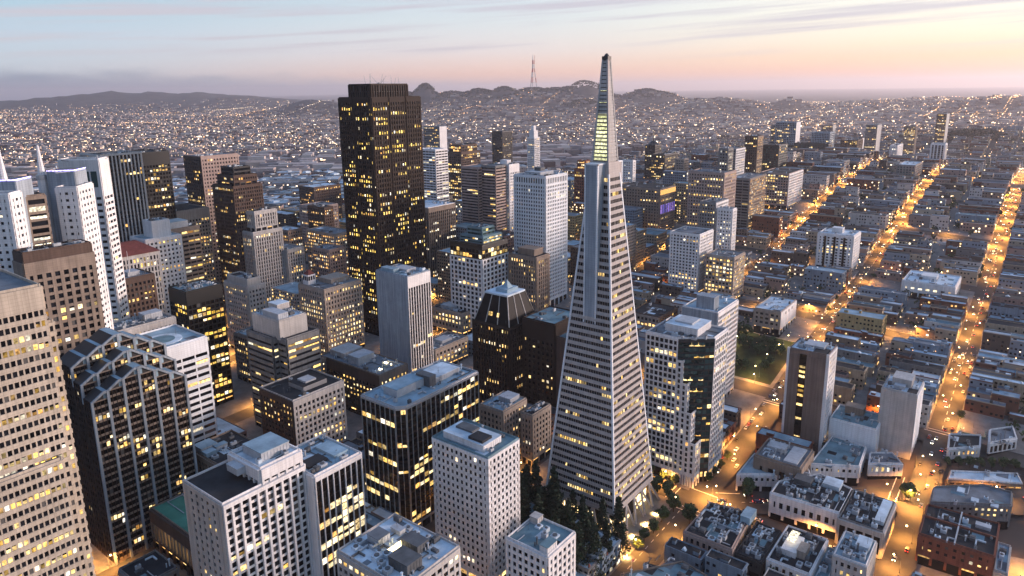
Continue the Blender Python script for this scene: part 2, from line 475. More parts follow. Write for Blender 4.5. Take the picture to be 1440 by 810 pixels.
def roof_of(b, poly, z, par, rf, pw=.5, ph=.9):
    n = len(poly)
    for k in range(n):
        p0, p1 = poly[k], poly[(k+1) % n]
        dx, dy = p1[0]-p0[0], p1[1]-p0[1]; L = math.hypot(dx, dy)
        if L < .3: continue
        tx, ty = dx/L, dy/L; nx, ny = ty, -tx
        mb = b.get(b.par, par)
        c = [(p0[0]+nx*d+tx*t, p0[1]+ny*d+ty*t) for t, d in ((0,-pw),(0,-.22),(L,-.22),(L,-pw))]
        mb.hexa([(x,y,z-.6) for x,y in c]+[(x,y,z+ph) for x,y in c])
    b.get(b.core, rf)   # ensure key order

def B(name, label, cat, vols, group=None, near=False, extras=(), units=0, zb=None, unit_zone=None):
    """vols: list of dict(poly, z0, z1, st, faces={i: st}, roof=material, par=material)"""
    p = vols[0]['poly']
    ox = sum(q[0] for q in p)/len(p); oy = sum(q[1] for q in p)/len(p)
    gz = T(ox, oy)
    root = empty(name, (ox, oy, gz)); tag(root, label, cat, group)
    b = Bld()
    for v in vols:
        poly = [(x-ox, y-oy) for x, y in v['poly']]
        xs = [q[0] for q in v['poly']]; ys = [q[1] for q in v['poly']]
        FOOT.append((min(xs), max(xs), min(ys), max(ys)))
        z0 = -3 if v.get('z0') is None else v['z0']-gz
        z1 = v['z1']-gz; st = v['st']
        b.get(b.core, st['pane'] if st['kind'] != 'blank' else st['wall']).prism(poly, z0, z1-.35)
        n = len(poly)
        for k in range(n):
            p0, p1 = poly[k], poly[(k+1) % n]
            mx, my = (p0[0]+p1[0])/2+ox, (p0[1]+p1[1])/2+oy
            nx, ny = p1[1]-p0[1], -(p1[0]-p0[0])
            det = nx*(CAM[0]-mx)+ny*(CAM[1]-my) > 0
            fs = v.get('faces', {}).get(k, st)
            wall(b, p0, p1, max(z0, 0) if v.get('z0') is None else z0, z1, fs, det, near and det)
        rf = v.get('roof', rf_grey)
        par = v.get('par', st['wall'])
        cxm = sum(q[0] for q in poly)/n; cym = sum(q[1] for q in poly)/n
        ins = [(cxm+(x-cxm)*.985, cym+(y-cym)*.985) for x, y in poly]
        b.get(b.par, rf).prism(ins, z1-.5, z1-.12)
        roof_of(b, poly, z1, par, rf)
    for o in ('core', 'span', 'pier', 'par', 'pane', 'lit'):
        nm = dict(core='wall', span='spandrel', pier='pier', par='roof', pane='window', lit='lit_window')[o]
        d = getattr(b, o)
        for key, (mb, m) in d.items():
            if not mb.f: continue
            many = o in ('span', 'pier', 'pane', 'lit') and len(mb.f) > 30
            part('parapet' if o == 'par' and not m.name.startswith('roof') and m is not copper else nm, mb, m, root, many)
    for nm, me, loc in b.inst: link(nm, me, root, loc)
    # rooftop pieces
    v = vols[-1] if unit_zone is None else vols[unit_zone]
    xs = [q[0]-ox for q in v['poly']]; ys = [q[1]-oy for q in v['poly']]
    X0, X1, Y0, Y1 = min(xs), max(xs), min(ys), max(ys); zr = v['z1']-gz-.12
    occ = []
    for e in extras:
        fx0, fx1, fy0, fy1, h, m = e[:6]; zo = e[6] if len(e) > 6 else 0
        mt = e[7] if len(e) > 7 else m
        x0, x1 = X0+fx0*(X1-X0), X0+fx1*(X1-X0); y0, y1 = Y0+fy0*(Y1-Y0), Y0+fy1*(Y1-Y0)
        mb = MB(); mb.box(x0, x1, y0, y1, zr+zo, zr+zo+h, 0)
        if min(x1-x0, y1-y0) > 3 and h > 1.5:      # rim and a louvred band
            mb.box(x0-.15, x1+.15, y0-.15, y1+.15, zr+zo+h, zr+zo+h+.25, 1)
            for k in range(int((y1-y0)/1.6)): mb.box(x1, x1+.12, y0+.5+k*1.6, y0+1.3+k*1.6, zr+zo+.4, zr+zo+h-.4, 0)
            for k in range(int((x1-x0)/1.6)): mb.box(x0+.5+k*1.6, x0+1.3+k*1.6, y1, y1+.12, zr+zo+.4, zr+zo+h-.4, 0)
        part('penthouse', mb, [m, mt], root); occ.append((x0, x1, y0, y1))
    for k in range(2+units//3):       # patched membrane and pipe runs
        w, d = rng.uniform(2, 8), rng.uniform(2, 7); x = rng.uniform(X0+1, max(X0+1.1, X1-1-w)); y = rng.uniform(Y0+1, max(Y0+1.1, Y1-1-d))
        if x+w > X1-.6 or y+d > Y1-.6: continue
        mb = MB(); mb.box(x, x+w, y, y+d, zr-.05, zr+.03+.004*k)
        part('roof_patch', mb, rng.choice((rf_grey, rf_dark, rf_pale, rf_teal)), root)
    for k in range(1+units//3):
        x = rng.uniform(X0+1, X1-1); y = rng.uniform(Y0+1, Y1-1); mb = MB(); x2 = rng.uniform(X0+1, X1-1); y2 = rng.uniform(Y0+1, Y1-1)
        mb.box(min(x,x2), max(x,x2), y-.18, y+.18, zr+.15, zr+.5); mb.box(x2-.18, x2+.18, min(y,y2), max(y,y2), zr+.17, zr+.52)
        part('roof_pipe', mb, rng.choice((unit_m, unit_d)), root)
    for k in range(1+units//4):
        x = rng.uniform(X0+1, X1-1); y = rng.uniform(Y0+1, Y1-1); h = rng.uniform(2.5, 7); mb = MB(); mb.tube((x,y,zr),(x,y,zr+h),.09,.05,5); mb.box(x-.6,x+.6,y-.05,y+.05,zr+h*.7,zr+h*.7+.1); part('antenna', mb, unit_d, root)
    units = int(units*1.6)+1
    for k in range(units):
        for tr in range(12):
            w, d = rng.uniform(1.2, 4.0), rng.uniform(1.2, 3.6)
            x = rng.uniform(X0+1, max(X0+1.1, X1-1-w)); y = rng.uniform(Y0+1, max(Y0+1.1, Y1-1-d))
            if all(x > o[1] or x+w < o[0] or y > o[3] or y+d < o[2] for o in occ): break
        else: continue
        occ.append((x, x+w, y, y+d)); mb = MB(); h = rng.uniform(.7, 2.4); t = rng.random()
        if t < .6:
            mb.box(x, x+w, y, y+d, zr, zr+h)
            mb.tube((x+w*.5, y+d*.5, zr+h), (x+w*.5, y+d*.5, zr+h+.35), min(w, d)*.36, n=10, m=1)
        elif t < .8:
            mb.box(x, x+w*1.6, y, y+.7, zr+.3, zr+1.0); mb.box(x, x+.7, y, y+d*1.5, zr+.3, zr+1.0)
        else:
            mb.tube((x, y, zr), (x, y, zr+h*1.6), .35, n=8); mb.tube((x, y, zr+h*1.6), (x, y, zr+h*1.6+.3), .6, n=8)
            mb.tube((x+1.5, y, zr), (x+1.5, y, zr+h), .3, n=8)
        part('roof_unit', mb, [rng.choice((unit_m, unit_m, unit_d, rf_pale)), unit_d], root)
    return root

def V(x0, x1, y0, y1, z1, st, z0=None, **k):
    d = dict(poly=rect(x0, x1, y0, y1), z0=z0, z1=z1, st=st); d.update(k); return d
def VP(poly, z1, st, z0=None, **k):
    d = dict(poly=poly, z0=z0, z1=z1, st=st); d.update(k); return d
# faces of a rectangle: 0 south, 1 east, 2 north, 3 west
# ------------------------------------------------------------------ the pyramid
def pyramid():
    root = empty('pyramid_skyscraper', (0, 0, 0))
    tag(root, 'tall pale pyramid tower tapering to a louvred pointed spire', 'skyscraper')
    FOOT.append((-30, 32, -30, 34))
    W = lambda z: 23.92*(1-z/260)
    hb, htop = 17.8, 197.0
    W0 = W
    W = lambda z: W0(z) if z <= 205 else W0(205)-(z-205)/52*3.45
    def face(f, u, d, z):         # u along the face -1..1, d outward
        w = W(z)
        return {'E': (w+d, u*w, z), 'N': (-u*w, w+d, z), 'W': (-w-d, -u*w, z), 'S': (u*w, -w-d, z)}[f]
    core = MB(); c0, c1 = W(hb)-.35, W(htop)-.35
    core.hexa([(-c0,-c0,hb),(c0,-c0,hb),(c0,c0,hb),(-c0,c0,hb),(-c1,-c1,htop),(c1,-c1,htop),(c1,c1,htop),(-c1,c1,htop)])
    part('wall', core, gl, root)
    nf = 47; fh = (htop-hb)/nf
    pane, litp, litn = MB(), MB(), MB()
    corner_u = lambda z: 1-.75/W(z)
    back = MB(); mull = MB()
    for i in range(nf):
        z0 = hb+i*fh; z1 = z0+fh*.5
        for f in 'ENWS':
            mb = back if f in 'WS' else MB()
            p = []
            for z in (z0, z1):
                p += [face(f,-1,-.5,z), face(f,1,-.5,z), face(f,1,.32,z), face(f,-1,.32,z)]
            mb.hexa([p[3],p[2],p[1],p[0],p[7],p[6],p[5],p[4]][::1])
            if f in 'EN': part('spandrel', mb, quartz, root)
        zb = z0+fh
        for f in 'EN':
            nc = max(4, int(round(W(z0)*2/1.62)))
            q = .13*rng.choice((.2, .5, .8, 1.2, 2., 3.4)); on = False
            if i == 36 and f == 'N': q = .9
            if f == 'N' and i in (2,): q = 2.
            for j in range(nc):
                ua, ub = (-1+2*j/nc)*.96+.02, (-1+2*(j+1)/nc)*.96-.02*0
                g = .07/nc
                a = (face(f,ua+g,.03,z1), face(f,ub-g,.03,z1), face(f,ub-g,.03,zb), face(f,ua+g,.03,zb))
                on = (rng.random() < .8) if on else (rng.random() < q*.3)
                (litp if on else pane).quad(*a)
                m0, m1 = face(f,ub-g*1.5,.16,z1), face(f,ub+g*1.5,.16,z1)
                m2, m3 = face(f,ub+g*1.5,.16,zb), face(f,ub-g*1.5,.16,zb)
                mull.quad(m0, m1, m2, m3)
    part('spandrel', back, quartz, root, True)
    part('window', pane, gl, root, True); part('lit_window', litp, lw, root, True)
    part('mullion', mull, quartz, root, True)
    for sx, sy in ((1,1),(1,-1),(-1,1),(-1,-1)):      # corner ribs
        mb = MB(); q = []
        for z in (hb-1.2, htop+2):
            w = W(z)+.42; t = 1.0
            pts = [(sx*(w-t), sy*(w-t)), (sx*w, sy*(w-t)), (sx*w, sy*w), (sx*(w-t), sy*w)]
            if sx*sy < 0: pts = pts[::-1]
            q += [(x, y, z) for x, y in pts]
        mb.hexa(q); part('corner_rib', mb, whiteblue, root)
    # blank storeys and the spire
    mb = MB(); z0, z1 = htop, 205.
    mb.hexa([(-W(z0)-.3,-W(z0)-.3,z0),(W(z0)+.3,-W(z0)-.3,z0),(W(z0)+.3,W(z0)+.3,z0),(-W(z0)-.3,W(z0)+.3,z0),
             (-W(z1)-.3,-W(z1)-.3,z1),(W(z1)+.3,-W(z1)-.3,z1),(W(z1)+.3,W(z1)+.3,z1),(-W(z1)-.3,W(z1)+.3,z1)])
    part('blank_storey', mb, quartz, root)
    mb = MB(); a, c = 205., 257.
    q = [(-1,-1),(1,-1),(1,1),(-1,1)]
    mb.hexa([(x*(W(a)-.45),y*(W(a)-.45),a) for x,y in q]+[(x*(W(c)-.25),y*(W(c)-.25),c) for x,y in q]); 
    sp = part('spire', mb, pale, root)
    mb = MB(); n = 26
    for f in ('E',):
        lm = MB()
        for k in range(n):
            za, zb = a+.5+k*(c-a-1)/n, a+.5+(k+1)*(c-a-1)/n
            bright = za < 228
            zt = za+(zb-za)*(.82 if bright else .3)
            if bright or k % 3 == 0:
                lm.quad(face(f,-.78,-.3,za), face(f,.78,-.3,za), face(f,.78,-.3,zt), face(f,-.78,-.3,zt))
        part('lit_louvre', lm, lgr, sp)
    for f in 'ENWS':
        lv = MB()
        for k in range(n):
            za = a+.5+k*(c-a-1)/n; h = (c-a-1)/n*(.2 if f == 'E' else .86)
            p = []
            for z in (za, za+h): p += [face(f,-.8,-.5,z), face(f,.8,-.5,z), face(f,.8,-.12,z), face(f,-.8,-.12,z)]
            lv.hexa([p[3],p[2],p[1],p[0],p[7],p[6],p[5],p[4]])
        part('louvre', lv, pale if f != 'E' else dkgrey, sp, True)
    for sx, sy in ((1,1),(1,-1),(-1,1),(-1,-1)):
        mb = MB(); q = []
        for z in (205, 257.5):
            w = W(z)+.12; t = min(.9, w*.6)
            pts = [(sx*(w-t), sy*(w-t)), (sx*w, sy*(w-t)), (sx*w, sy*w), (sx*(w-t), sy*w)]
            if sx*sy < 0: pts = pts[::-1]
            q += [(x, y, z) for x, y in pts]
        mb.hexa(q); part('spire_rib', mb, quartz if sx > 0 and sy > 0 else pale, sp)
    mb = MB(); mb.box(-1.75,1.75,-1.75,1.75,256.3,258.4); mb.tube((0,0,258.4), (0,0,259.8), 1.5, .5, 8)
    part('beacon_cap', mb, dkgrey, sp)
    # wings: elevator shaft on the east, stair tower on the west
    for s in (1, -1):
        xw = W(120); mb = MB(); y0, y1 = -4.3, 3.3
        mb.box(s*2, s*xw, y0, y1, 118, 204) if s > 0 else mb.box(s*xw, s*2, y0, y1, 118, 204)
        w = part('elevator_wing', mb, bluegrey if s > 0 else quartz, root)
        mb = MB(); x0, x1 = (xw-.9, xw+.12) if s > 0 else (-xw-.12, -xw+.9)
        mb.box(x0, x1, y1-.6, y1+.15, 118, 204.6); mb.box(x0, x1, y0-.15, y0+.6, 118, 204.6); mb.box(min(s*2,x1), max(s*2,x1), y0-.15, y1+.15, 204, 204.7)
        part('wing_edge', mb, whiteblue, w)
    # leaning legs and the lit lobby behind them
    mb = MB(); mb.box(-20, 20, -20, 20, -1, hb-1)
    lob = part('lobby', mb, gl_dark, root)
    pl, pd = MB(), MB()
    for f in 'EN':
        for j in range(10):
            for zz in ((1, 6), (7.2, 12)):
                u0, u1 = -20+j*4+.3, -20+j*4+3.7
                P4 = [(20.06,u0),(20.06,u1)] if f == 'E' else [(-u0,20.06),(-u1,20.06)]
                (pl if rng.random() < .75 else pd).quad((*P4[0],zz[0]),(*P4[1],zz[0]),(*P4[1],zz[1]),(*P4[0],zz[1]))
    part('lit_window', pl, lit('lit_lobby', (1,.66,.25), (1,.74,.38), 1.6, 3.2, True), lob, True); part('window', pd, gl, lob, True)
    wb, wg = W(hb)+.2, 27.2
    for f in 'ENWS':
        for j in range(5):
            uc = -1+.2+j*.4
            for du in (-.2, .2):
                def at(u, w, z): return {'E':(w,u*w,z),'N':(-u*w,w,z),'W':(-w,-u*w,z),'S':(u*w,-w,z)}[f]
                mb = MB(); mb.tube(at(uc, wb-.4, hb-.2), at(uc+du*.98, wg, 0), .62, .8, 6); part('leg', mb, quartz, root)
    mb = MB(); w = W(hb)+.5; mb.box(-w,w,-w,w,hb-1.3,hb+.1); part('ring_beam', mb, quartz, root)
    mb = MB()
    for k in range(3): mb.box(-29-k*.5,29+k*.5,-29-k*.5,29+k*.5,-1.,.62-k*.2)
    part('plinth', mb, pave, root)
pyramid()

# ------------------------------------------------------------------ towers, nearest first
bandw = lambda **k: ST('band', **k)
# far left tower: thin horizontal bands with dark windows between short fins
s = ST('grid', fh=3.75, cw=1.75, sp=.46, pr=.28, dep=.5, wall=mat('cream_stone', (.47,.40,.32), .85, .14, .12, streak=.2), lit=.3, lobby=0, crown=1.2, pdep=.2)
s2 = dict(s); s2['crown'] = 8
B('office_tower', 'huge tan tower at the left edge with close horizontal bands of windows', 'skyscraper',
  [V(240, 300, -122, -77.5, 180, s2), V(237, 310, -112, -80.4, 166, s, z0=-3), V(243, 300, -84, -74, 118.5, s)], near=False, units=5,
  extras=[(.3,.7,.2,.6,4,tan)], unit_zone=0)
# stepped dark tower with pale ribs
def stepped():
    x0, x1 = 150., 197.; n = 6; bw = (x1-x0)/n
    st = ST('grid', fh=3.7, cw=bw/4, sp=.34, pr=.16, dep=.25, wall=tan, span=tan, pier=dkbrown, lit=.13, crown=.6, pane=gl_dark, lobby=6)
    ste = ST('grid', fh=3.7, cw=3.0, sp=.45, pr=.4, dep=.2, wall=dkbrown, lit=.02, crown=.6, pane=gl_dark, lobby=6)
    zb = [93.5, 97.6, 101.8, 106., 102.4, 98.7, 95.]       # gable line at the bay edges, west to east
    ox, oy = (x0+x1)/2, -190.
    root = empty('office_tower', (ox, oy, 0)); tag(root, 'dark stepped tower with pale vertical ribs and rows of chamfered gables on top', 'skyscraper')
    FOOT.append((x0, x1, -208, -172))
    b = Bld()
    for L_ in range(3):
        up_ = 6.8*L_
        y1 = -172.3-L_*9.5-oy; y0 = (y1-9.5 if L_ < 2 else -208-oy)
        for k in range(n):
            a0, a1 = x0+k*bw-ox, x0+(k+1)*bw-ox
            zl, zr = zb[k]+up_, zb[k+1]+up_; z = min(zl, zr)
            b.get(b.core, gl_dark).prism([(a0,y0),(a1,y0),(a1,y1),(a0,y1)], 0, z)
            zlow = 0 if L_ == 0 else z-10
            wall(b, (a1,y1), (a0,y1), zlow, z, st if L_ == 0 else dict(st, lobby=0), True, False)
            if k == n-1: wall(b, (a1,y0), (a1,y1), 0, z, dict(ste, lobby=0), True, False)
            if k == 0: wall(b, (a0,y1), (a0,y0), 0, z, dict(ste, lobby=0), False, False)
            mb = MB(); f = .74      # sloping glass, then a short flat at the upper end
            if zl < zr: m_, zm = a0+(a1-a0)*f, zr
            else: m_, zm = a1-(a1-a0)*f, zl
            mb.hexa([(a0,y0,z-.1),(m_,y0,z-.1),(m_,y1,z-.1),(a0,y1,z-.1),(a0,y0,zl+.01),(m_,y0,zm),(m_,y1,zm),(a0,y1,zl+.01)])
            mb2 = MB(); mb2.hexa([(m_,y0,z-.1),(a1,y0,z-.1),(a1,y1,z-.1),(m_,y1,z-.1),(m_,y0,zm),(a1,y0,zr+.01),(a1,y1,zr+.01),(m_,y1,zm)])
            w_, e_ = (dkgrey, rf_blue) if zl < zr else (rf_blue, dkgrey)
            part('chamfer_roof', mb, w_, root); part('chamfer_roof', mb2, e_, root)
            th = 1.0; mb = MB()
            for p, q, zp, zq in ((a0,m_,zl,zm),(m_,a1,zm,zr)):
                mb.hexa([(p,y1-.1,zp-th),(q,y1-.1,zq-th),(q,y1+.75,zq-th),(p,y1+.75,zp-th),(p,y1-.1,zp+.3),(q,y1-.1,zq+.3),(q,y1+.75,zq+.3),(p,y1+.75,zp+.3)])
            part('gable_rib', mb, bluegrey, root)
            t = .62; mb = MB(); mb.box(a0-t, a0+t, y1-.2, y1+.95, zlow, zl+.2); part('rib', mb, bluegrey, root)
            if k == n-1: mb = MB(); mb.box(a1-t, a1+t*.8, y1-.2, y1+.95, zlow, zr+.2); part('rib', mb, bluegrey, root)
    wall(b, (x0-ox,-208-oy), (x1-ox,-208-oy), 0, 95, ste, False, False)
    for o, nm in (('core','wall'),('span','spandrel'),('pier','pier'),('pane','window'),('lit','lit_window')):
        for key, (mb, m) in getattr(b, o).items():
            if mb.f: part(nm, mb, m, root, o != 'core' and len(mb.f) > 30)
stepped()
# white tower with blue heliport roof behind it
s = ST('band', fh=4.3, cw=9, sp=.5, pr=.10, dep=.35, wall=whiteblue, lit=.06, crown=9, pdep=.6)
r = B('office_tower', 'white banded tower with a round landing circle on its flat blue roof', 'skyscraper',
  [V(115.5, 149, -248, -210.5, 97, s, roof=rf_blue)])
mb = MB(); mb.tube((2,2,97-T(132,-229)-.1), (2,2,97-T(132,-229)+.25), 11, n=32); part('landing_circle', mb, rf_pale, r)
mb = MB(); mb.tube((2,2,97-T(132,-229)+.2), (2,2,97-T(132,-229)+.45), 7, n=32); part('landing_pad', mb, rf_teal, r)
# black glass box tower
s = ST('grid', fh=3.8, cw=3.4, sp=.3, pr=.16, dep=.3, wall=black, lit=.34, crown=10, pane=gl_dark, litm=lit('lit_deep_yellow', (1,.56,.07), (1,.66,.18), .4, 1.5))
B('office_tower', 'black box tower with ribbed top storey and scattered yellow windows', 'skyscraper', [V(54, 82, -322, -297.5, 102, s, roof=rf_teal)], units=14)
# grey banded building with big white plant rooms on its roof
s = ST('band', fh=4.3, cw=6, sp=.56, pr=0, dep=.5, wall=grey, lit=.30, crown=3.5)
B('office_building', 'grey notched office block with banded storeys and white plant rooms on top', 'office building',
  [VP([(37,-246),(67.4,-246),(67.4,-216),(63,-216),(63,-206.2),(37,-206.2)], 80, s, roof=rf_dark),
   V(42, 64, -243, -212, 92, BLANK(pale), z0=79, roof=rf_pale)], extras=[(.05,.5,.1,.45,6,pale,0,rf_pale),(.55,.9,.3,.9,4,unit_m)], units=6)
# dark-roofed grid building in front of it
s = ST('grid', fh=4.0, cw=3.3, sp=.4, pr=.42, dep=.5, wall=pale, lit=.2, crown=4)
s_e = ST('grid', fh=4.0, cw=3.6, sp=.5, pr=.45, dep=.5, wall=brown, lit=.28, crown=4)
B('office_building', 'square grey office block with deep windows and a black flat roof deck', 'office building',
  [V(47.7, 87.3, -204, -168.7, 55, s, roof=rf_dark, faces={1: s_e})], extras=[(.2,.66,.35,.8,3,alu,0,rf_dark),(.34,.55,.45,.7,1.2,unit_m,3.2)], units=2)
# L block with floodlit roof
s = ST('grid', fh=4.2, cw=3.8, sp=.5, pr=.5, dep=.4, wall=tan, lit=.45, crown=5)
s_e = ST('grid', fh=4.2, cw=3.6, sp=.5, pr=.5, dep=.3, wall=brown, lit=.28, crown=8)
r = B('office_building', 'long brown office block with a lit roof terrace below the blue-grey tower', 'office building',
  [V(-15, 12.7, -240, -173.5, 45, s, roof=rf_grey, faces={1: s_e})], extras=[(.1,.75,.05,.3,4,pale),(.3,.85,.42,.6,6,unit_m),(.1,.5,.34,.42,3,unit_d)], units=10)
mb = MB(); mb.box(-6,-5,18,25,45-T(-1,-206),45.9-T(-1,-206)); mb.box(5,5.8,24,29,45-T(-1,-206),45.9-T(-1,-206)); part('roof_lamp', mb, lit('lit_terrace', (1,.8,.45), (1,.85,.55), 5, 8, True), r)
# blue-grey windowless east wall, gridded north face
sN = ST('grid', fh=3.9, cw=2.6, sp=.34, pr=.26, dep=.2, wall=white, span=dkgrey, lit=.07, crown=9, pdep=.35)
B('office_tower', 'slim tower with a blank blue-grey side wall and a white gridded front', 'skyscraper',
  [V(-60.4, -35.8, -226.5, -191.4, 104, BLANK(bluegrey), faces={2: sN}, roof=rf_blue)], extras=[(.2,.6,.3,.7,2.2,unit_m),(.65,.9,.1,.5,3,rf_blue)], units=4)
# beige building with a cupola
s = ST('grid', fh=4.2, cw=3.3, sp=.42, pr=.5, dep=.5, wall=beige, lit=.5, crown=3, litm=lit('lit_cream', (1,.66,.24), (1,.76,.4), .5, 1.7))
r = B('office_building', 'beige stone office block with a small domed cupola at its roof corner', 'office building',
  [V(-80, -38.4, -334, -298.5, 75, s, roof=rf_grey)], extras=[(.1,.6,.2,.7,4,beige)], units=6)
mb = MB(); zc = 75-T(-59,-316); mb.box(10,18,-15,-7,zc,zc+9); part('cupola', mb, white, r)
mb = MB()
for k in range(3):
    mb.box(18,18.2,-14+k*2.6,-12.4+k*2.6,zc+4,zc+7.6); mb.box(11+k*2.5,12.5+k*2.5,-7,-6.8,zc+4,zc+7.6)
part('cupola_opening', mb, gl_dark, r)
mb = MB(); mb.tube((14,-11,zc+9),(14,-11,zc+13),5.2,.6,4); part('cupola_roof', mb, redtile, r)
# dark tower with tapered glass top
s = ST('grid', fh=3.8, cw=2.5, sp=.3, pr=.45, dep=.5, wall=dkbrown, lit=.10, crown=1.5, pane=gl_dark, pdep=.75)
def mansard_tower():
    x0, x1, y0, y1 = -89.6, -55, -143.2, -108.4
    r = B('office_tower', 'dark brown tower with sloping glass top and a small pyramid cap', 'skyscraper', [V(x0, x1, y0, y1, 74, s, roof=rf_dark)])
    ox, oy = (x0+x1)/2, (y0+y1)/2; g = T(ox, oy); z0, z1 = 74-g, 95-g
    a, c = 16.6, 10.5
    mb = MB(); q = [(-1,-1),(1,-1),(1,1),(-1,1)]
    mb.hexa([(x*a,y*a,z0) for x,y in q]+[(x*c,y*c,z1) for x,y in q]); mo = part('sloping_top', mb, mat('matt_glass', (.010,.009,.009), .55, .1, .1, spec=.08), r)
    for k in range(4):
        p, n = q[k], q[(k+1) % 4]
        for f in (0, .33, .67):
            u = (p[0]+(n[0]-p[0])*f, p[1]+(n[1]-p[1])*f)
            mb = MB(); mb.tube((u[0]*(a+.1),u[1]*(a+.1),z0), (u[0]*(c+.1),u[1]*(c+.1),z1), .38, .38, 4); part('top_rib', mb, pale if k in (1,2) else dkgrey, mo)
    mb = MB()
    for k in range(7):
        u = -.6+.2*k
        if k in (1,2,5): mb.quad((a*.72+.2+c*.28,u*10,z0+6),(a*.72+.2+c*.28,u*10+1.7,z0+6),(a*.6+.2+c*.4,u*10+1.7,z0+9),(a*.6+.2+c*.4,u*10,z0+9))
    part('lit_window', mb, lw, mo)
    mb = MB(); mb.box(-c-.3,c+.3,-c-.3,c+.3,z1,z1+1.3); part('roof', mb, rf_pale, r)
    mb = MB(); mb.box(-7,6,-4,7,z1+1.2,z1+4); mb.tube((0,2,z1+4),(0,2,z1+10),4.4,.1,4); part('cap', mb, rf_blue, r)
mansard_tower()
# dark brown block between it and the pyramid
s = ST('grid', fh=4.0, cw=4.0, sp=.45, pr=.45, dep=.5, wall=dkbrown, lit=.22, crown=14, pane=gl_dark)
B('office_tower', 'plain dark brown tower with blank upper storeys hidden partly by the pyramid', 'skyscraper',
  [V(-101, -66.7, -105, -77, 80, s, roof=rf_teal)], units=4)
B('office_building', 'brown stepped wing with flat teal roof beside the plain dark tower', 'office building', [V(-101, -68, -76.6, -62, 71, BLANK(brown), roof=rf_teal)], units=3)
# small pair of beige buildings
s = ST('grid', fh=4.0, cw=3.2, sp=.42, pr=.45, dep=.4, wall=beige, lit=.12, crown=3)
B('office_building', 'small grey-beige block with blue roof, larger of the two below the mansard tower', 'office building', [V(-19, 5.8, -86, -67.1, 45, s, roof=rf_blue)], extras=[(.1,.5,.3,.8,3,unit_m)], units=4)
B('office_building', 'slim beige block with brown flat roof beside the pyramid foot', 'office building', [V(-29.4, -8.8, -63.4, -55.1, 40, s, roof=rf_dark)], units=2)
# big dark glass block with chamfered corner and thin pale mullions
s = ST('grid', fh=3.7, cw=3.6, sp=.3, pr=.10, dep=.12, wall=alu, span=dkbrown, lit=.12, crown=1.2, pane=gl_dark, pdep=.55)
B('office_block', 'broad dark glass block with thin pale mullions, chamfered corner and blue-grey roof', 'office building',
  [VP([(29.2,-97.3),(91.6,-97.3),(91.6,-70.6),(87.6,-66.6),(29.2,-66.6)], 80, s, roof=rf_blue, par=alu)],
  extras=[(.52,.85,.25,.6,4.5,unit_m,0,rf_blue),(.1,.46,.25,.7,3,unit_m,0,rf_pale),(.44,.52,.4,.75,6,unit_d)], units=10, near=True)
# white cube with punched windows
s = ST('grid', fh=3.62, cw=2.95, sp=.42, pr=.47, dep=.4, wall=white, lit=.03, crown=1.6, lobby=7, pdep=.4, litm=lwh)
B('office_tower', 'white concrete tower with small square punched windows in front of the pyramid', 'skyscraper',
  [V(72, 96.2, -39.5, -4, 75, s, roof=rf_teal, par=rf_teal)], extras=[(.3,.85,.12,.85,3.4,white,0,rf_pale),(.36,.6,.2,.5,1.2,unit_d,3.5),(.5,.8,.55,.8,1.4,rf_dark,3.5)], units=3, near=True)
s = ST('grid', fh=3.8, cw=3.4, sp=.4, pr=.42, dep=.45, wall=white, lit=.1, crown=2.2)
B('office_building', 'low white block with teal roof at the bottom, beside the white tower', 'office building', [V(82, 103.8, 12.5, 35.1, 45, s, roof=rf_teal)], extras=[(.05,.25,.05,.25,3,pale),(.62,.95,.78,.97,3.5,white,0,rf_teal)], units=3)
s = ST('grid', fh=3.8, cw=3.6, sp=.45, pr=.3, dep=.4, wall=pale, lit=.15, crown=2.5)
r = B('office_building', 'flat grey roof with floodlit cooling plant at the bottom edge of the photo', 'office building',
  [V(136.5, 168.3, -24.2, 13.9, 60, s, roof=rf_pale)], extras=[(.42,.62,.12,.3,3,unit_m,0,rf_grey),(.25,.45,.5,.75,4,unit_d),(.55,.8,.62,.9,4.5,unit_d),(.2,.3,.2,.35,2,unit_m)], units=16)
mb = MB(); z_ = 60-T(152,-5); mb.box(-3,5,-1,-.4,z_+.2,z_+2.2); part('flood_lamp', mb, lit('lit_plant', (1,.74,.36), (1,.8,.45), 4, 6, True), r)
# white pair at the bottom
s = ST('grid', fh=3.55, cw=3.9, sp=.34, pr=.24, dep=.15, wall=white, lit=.07, crown=2, pdep=1.1)
se = ST('grid', fh=3.55, cw=4.4, sp=.5, pr=.62, dep=.3, wall=pale, lit=.05, crown=2)
def slanted():
    r = B('apartment_tower', 'white tower with deep slanting balconies between fins, stepped roof top', 'apartment building',
      [V(155.4, 194.6, -92, -61.7, 80, s, roof=rf_dark, faces={1: se}),
       V(156, 176, -86, -62.6, 87, dict(s, lobby=0, crown=5), z0=79, roof=rf_pale),], near=True,
      extras=[(.1,.8,.2,.8,4,unit_m,0,rf_blue),(.82,1.25,.25,.6,3,unit_m,-4)], units=4)
slanted()
s = ST('grid', fh=3.6, cw=3.2, sp=.12, pr=.13, dep=.12, wall=white, span=black, lit=.16, crown=2.4, pane=gl_dark, pdep=.7)
s['litm'] = lit('lit_pale', (1,.72,.34), (1,.82,.5), .5, 1.6)
B('apartment_tower', 'white framed tower with tall black window strips right of the slanted one', 'apartment building',
  [V(128.5, 155.1, -84, -54.9, 76, s, roof=rf_blue, faces={1: ST('grid', fh=3.6, cw=6, sp=.5, pr=.7, wall=white, lit=.2)})], near=True, extras=[(.1,.4,.3,.8,1.5,rf_blue),(.5,.9,.5,.75,1.2,rf_dark)], units=9)
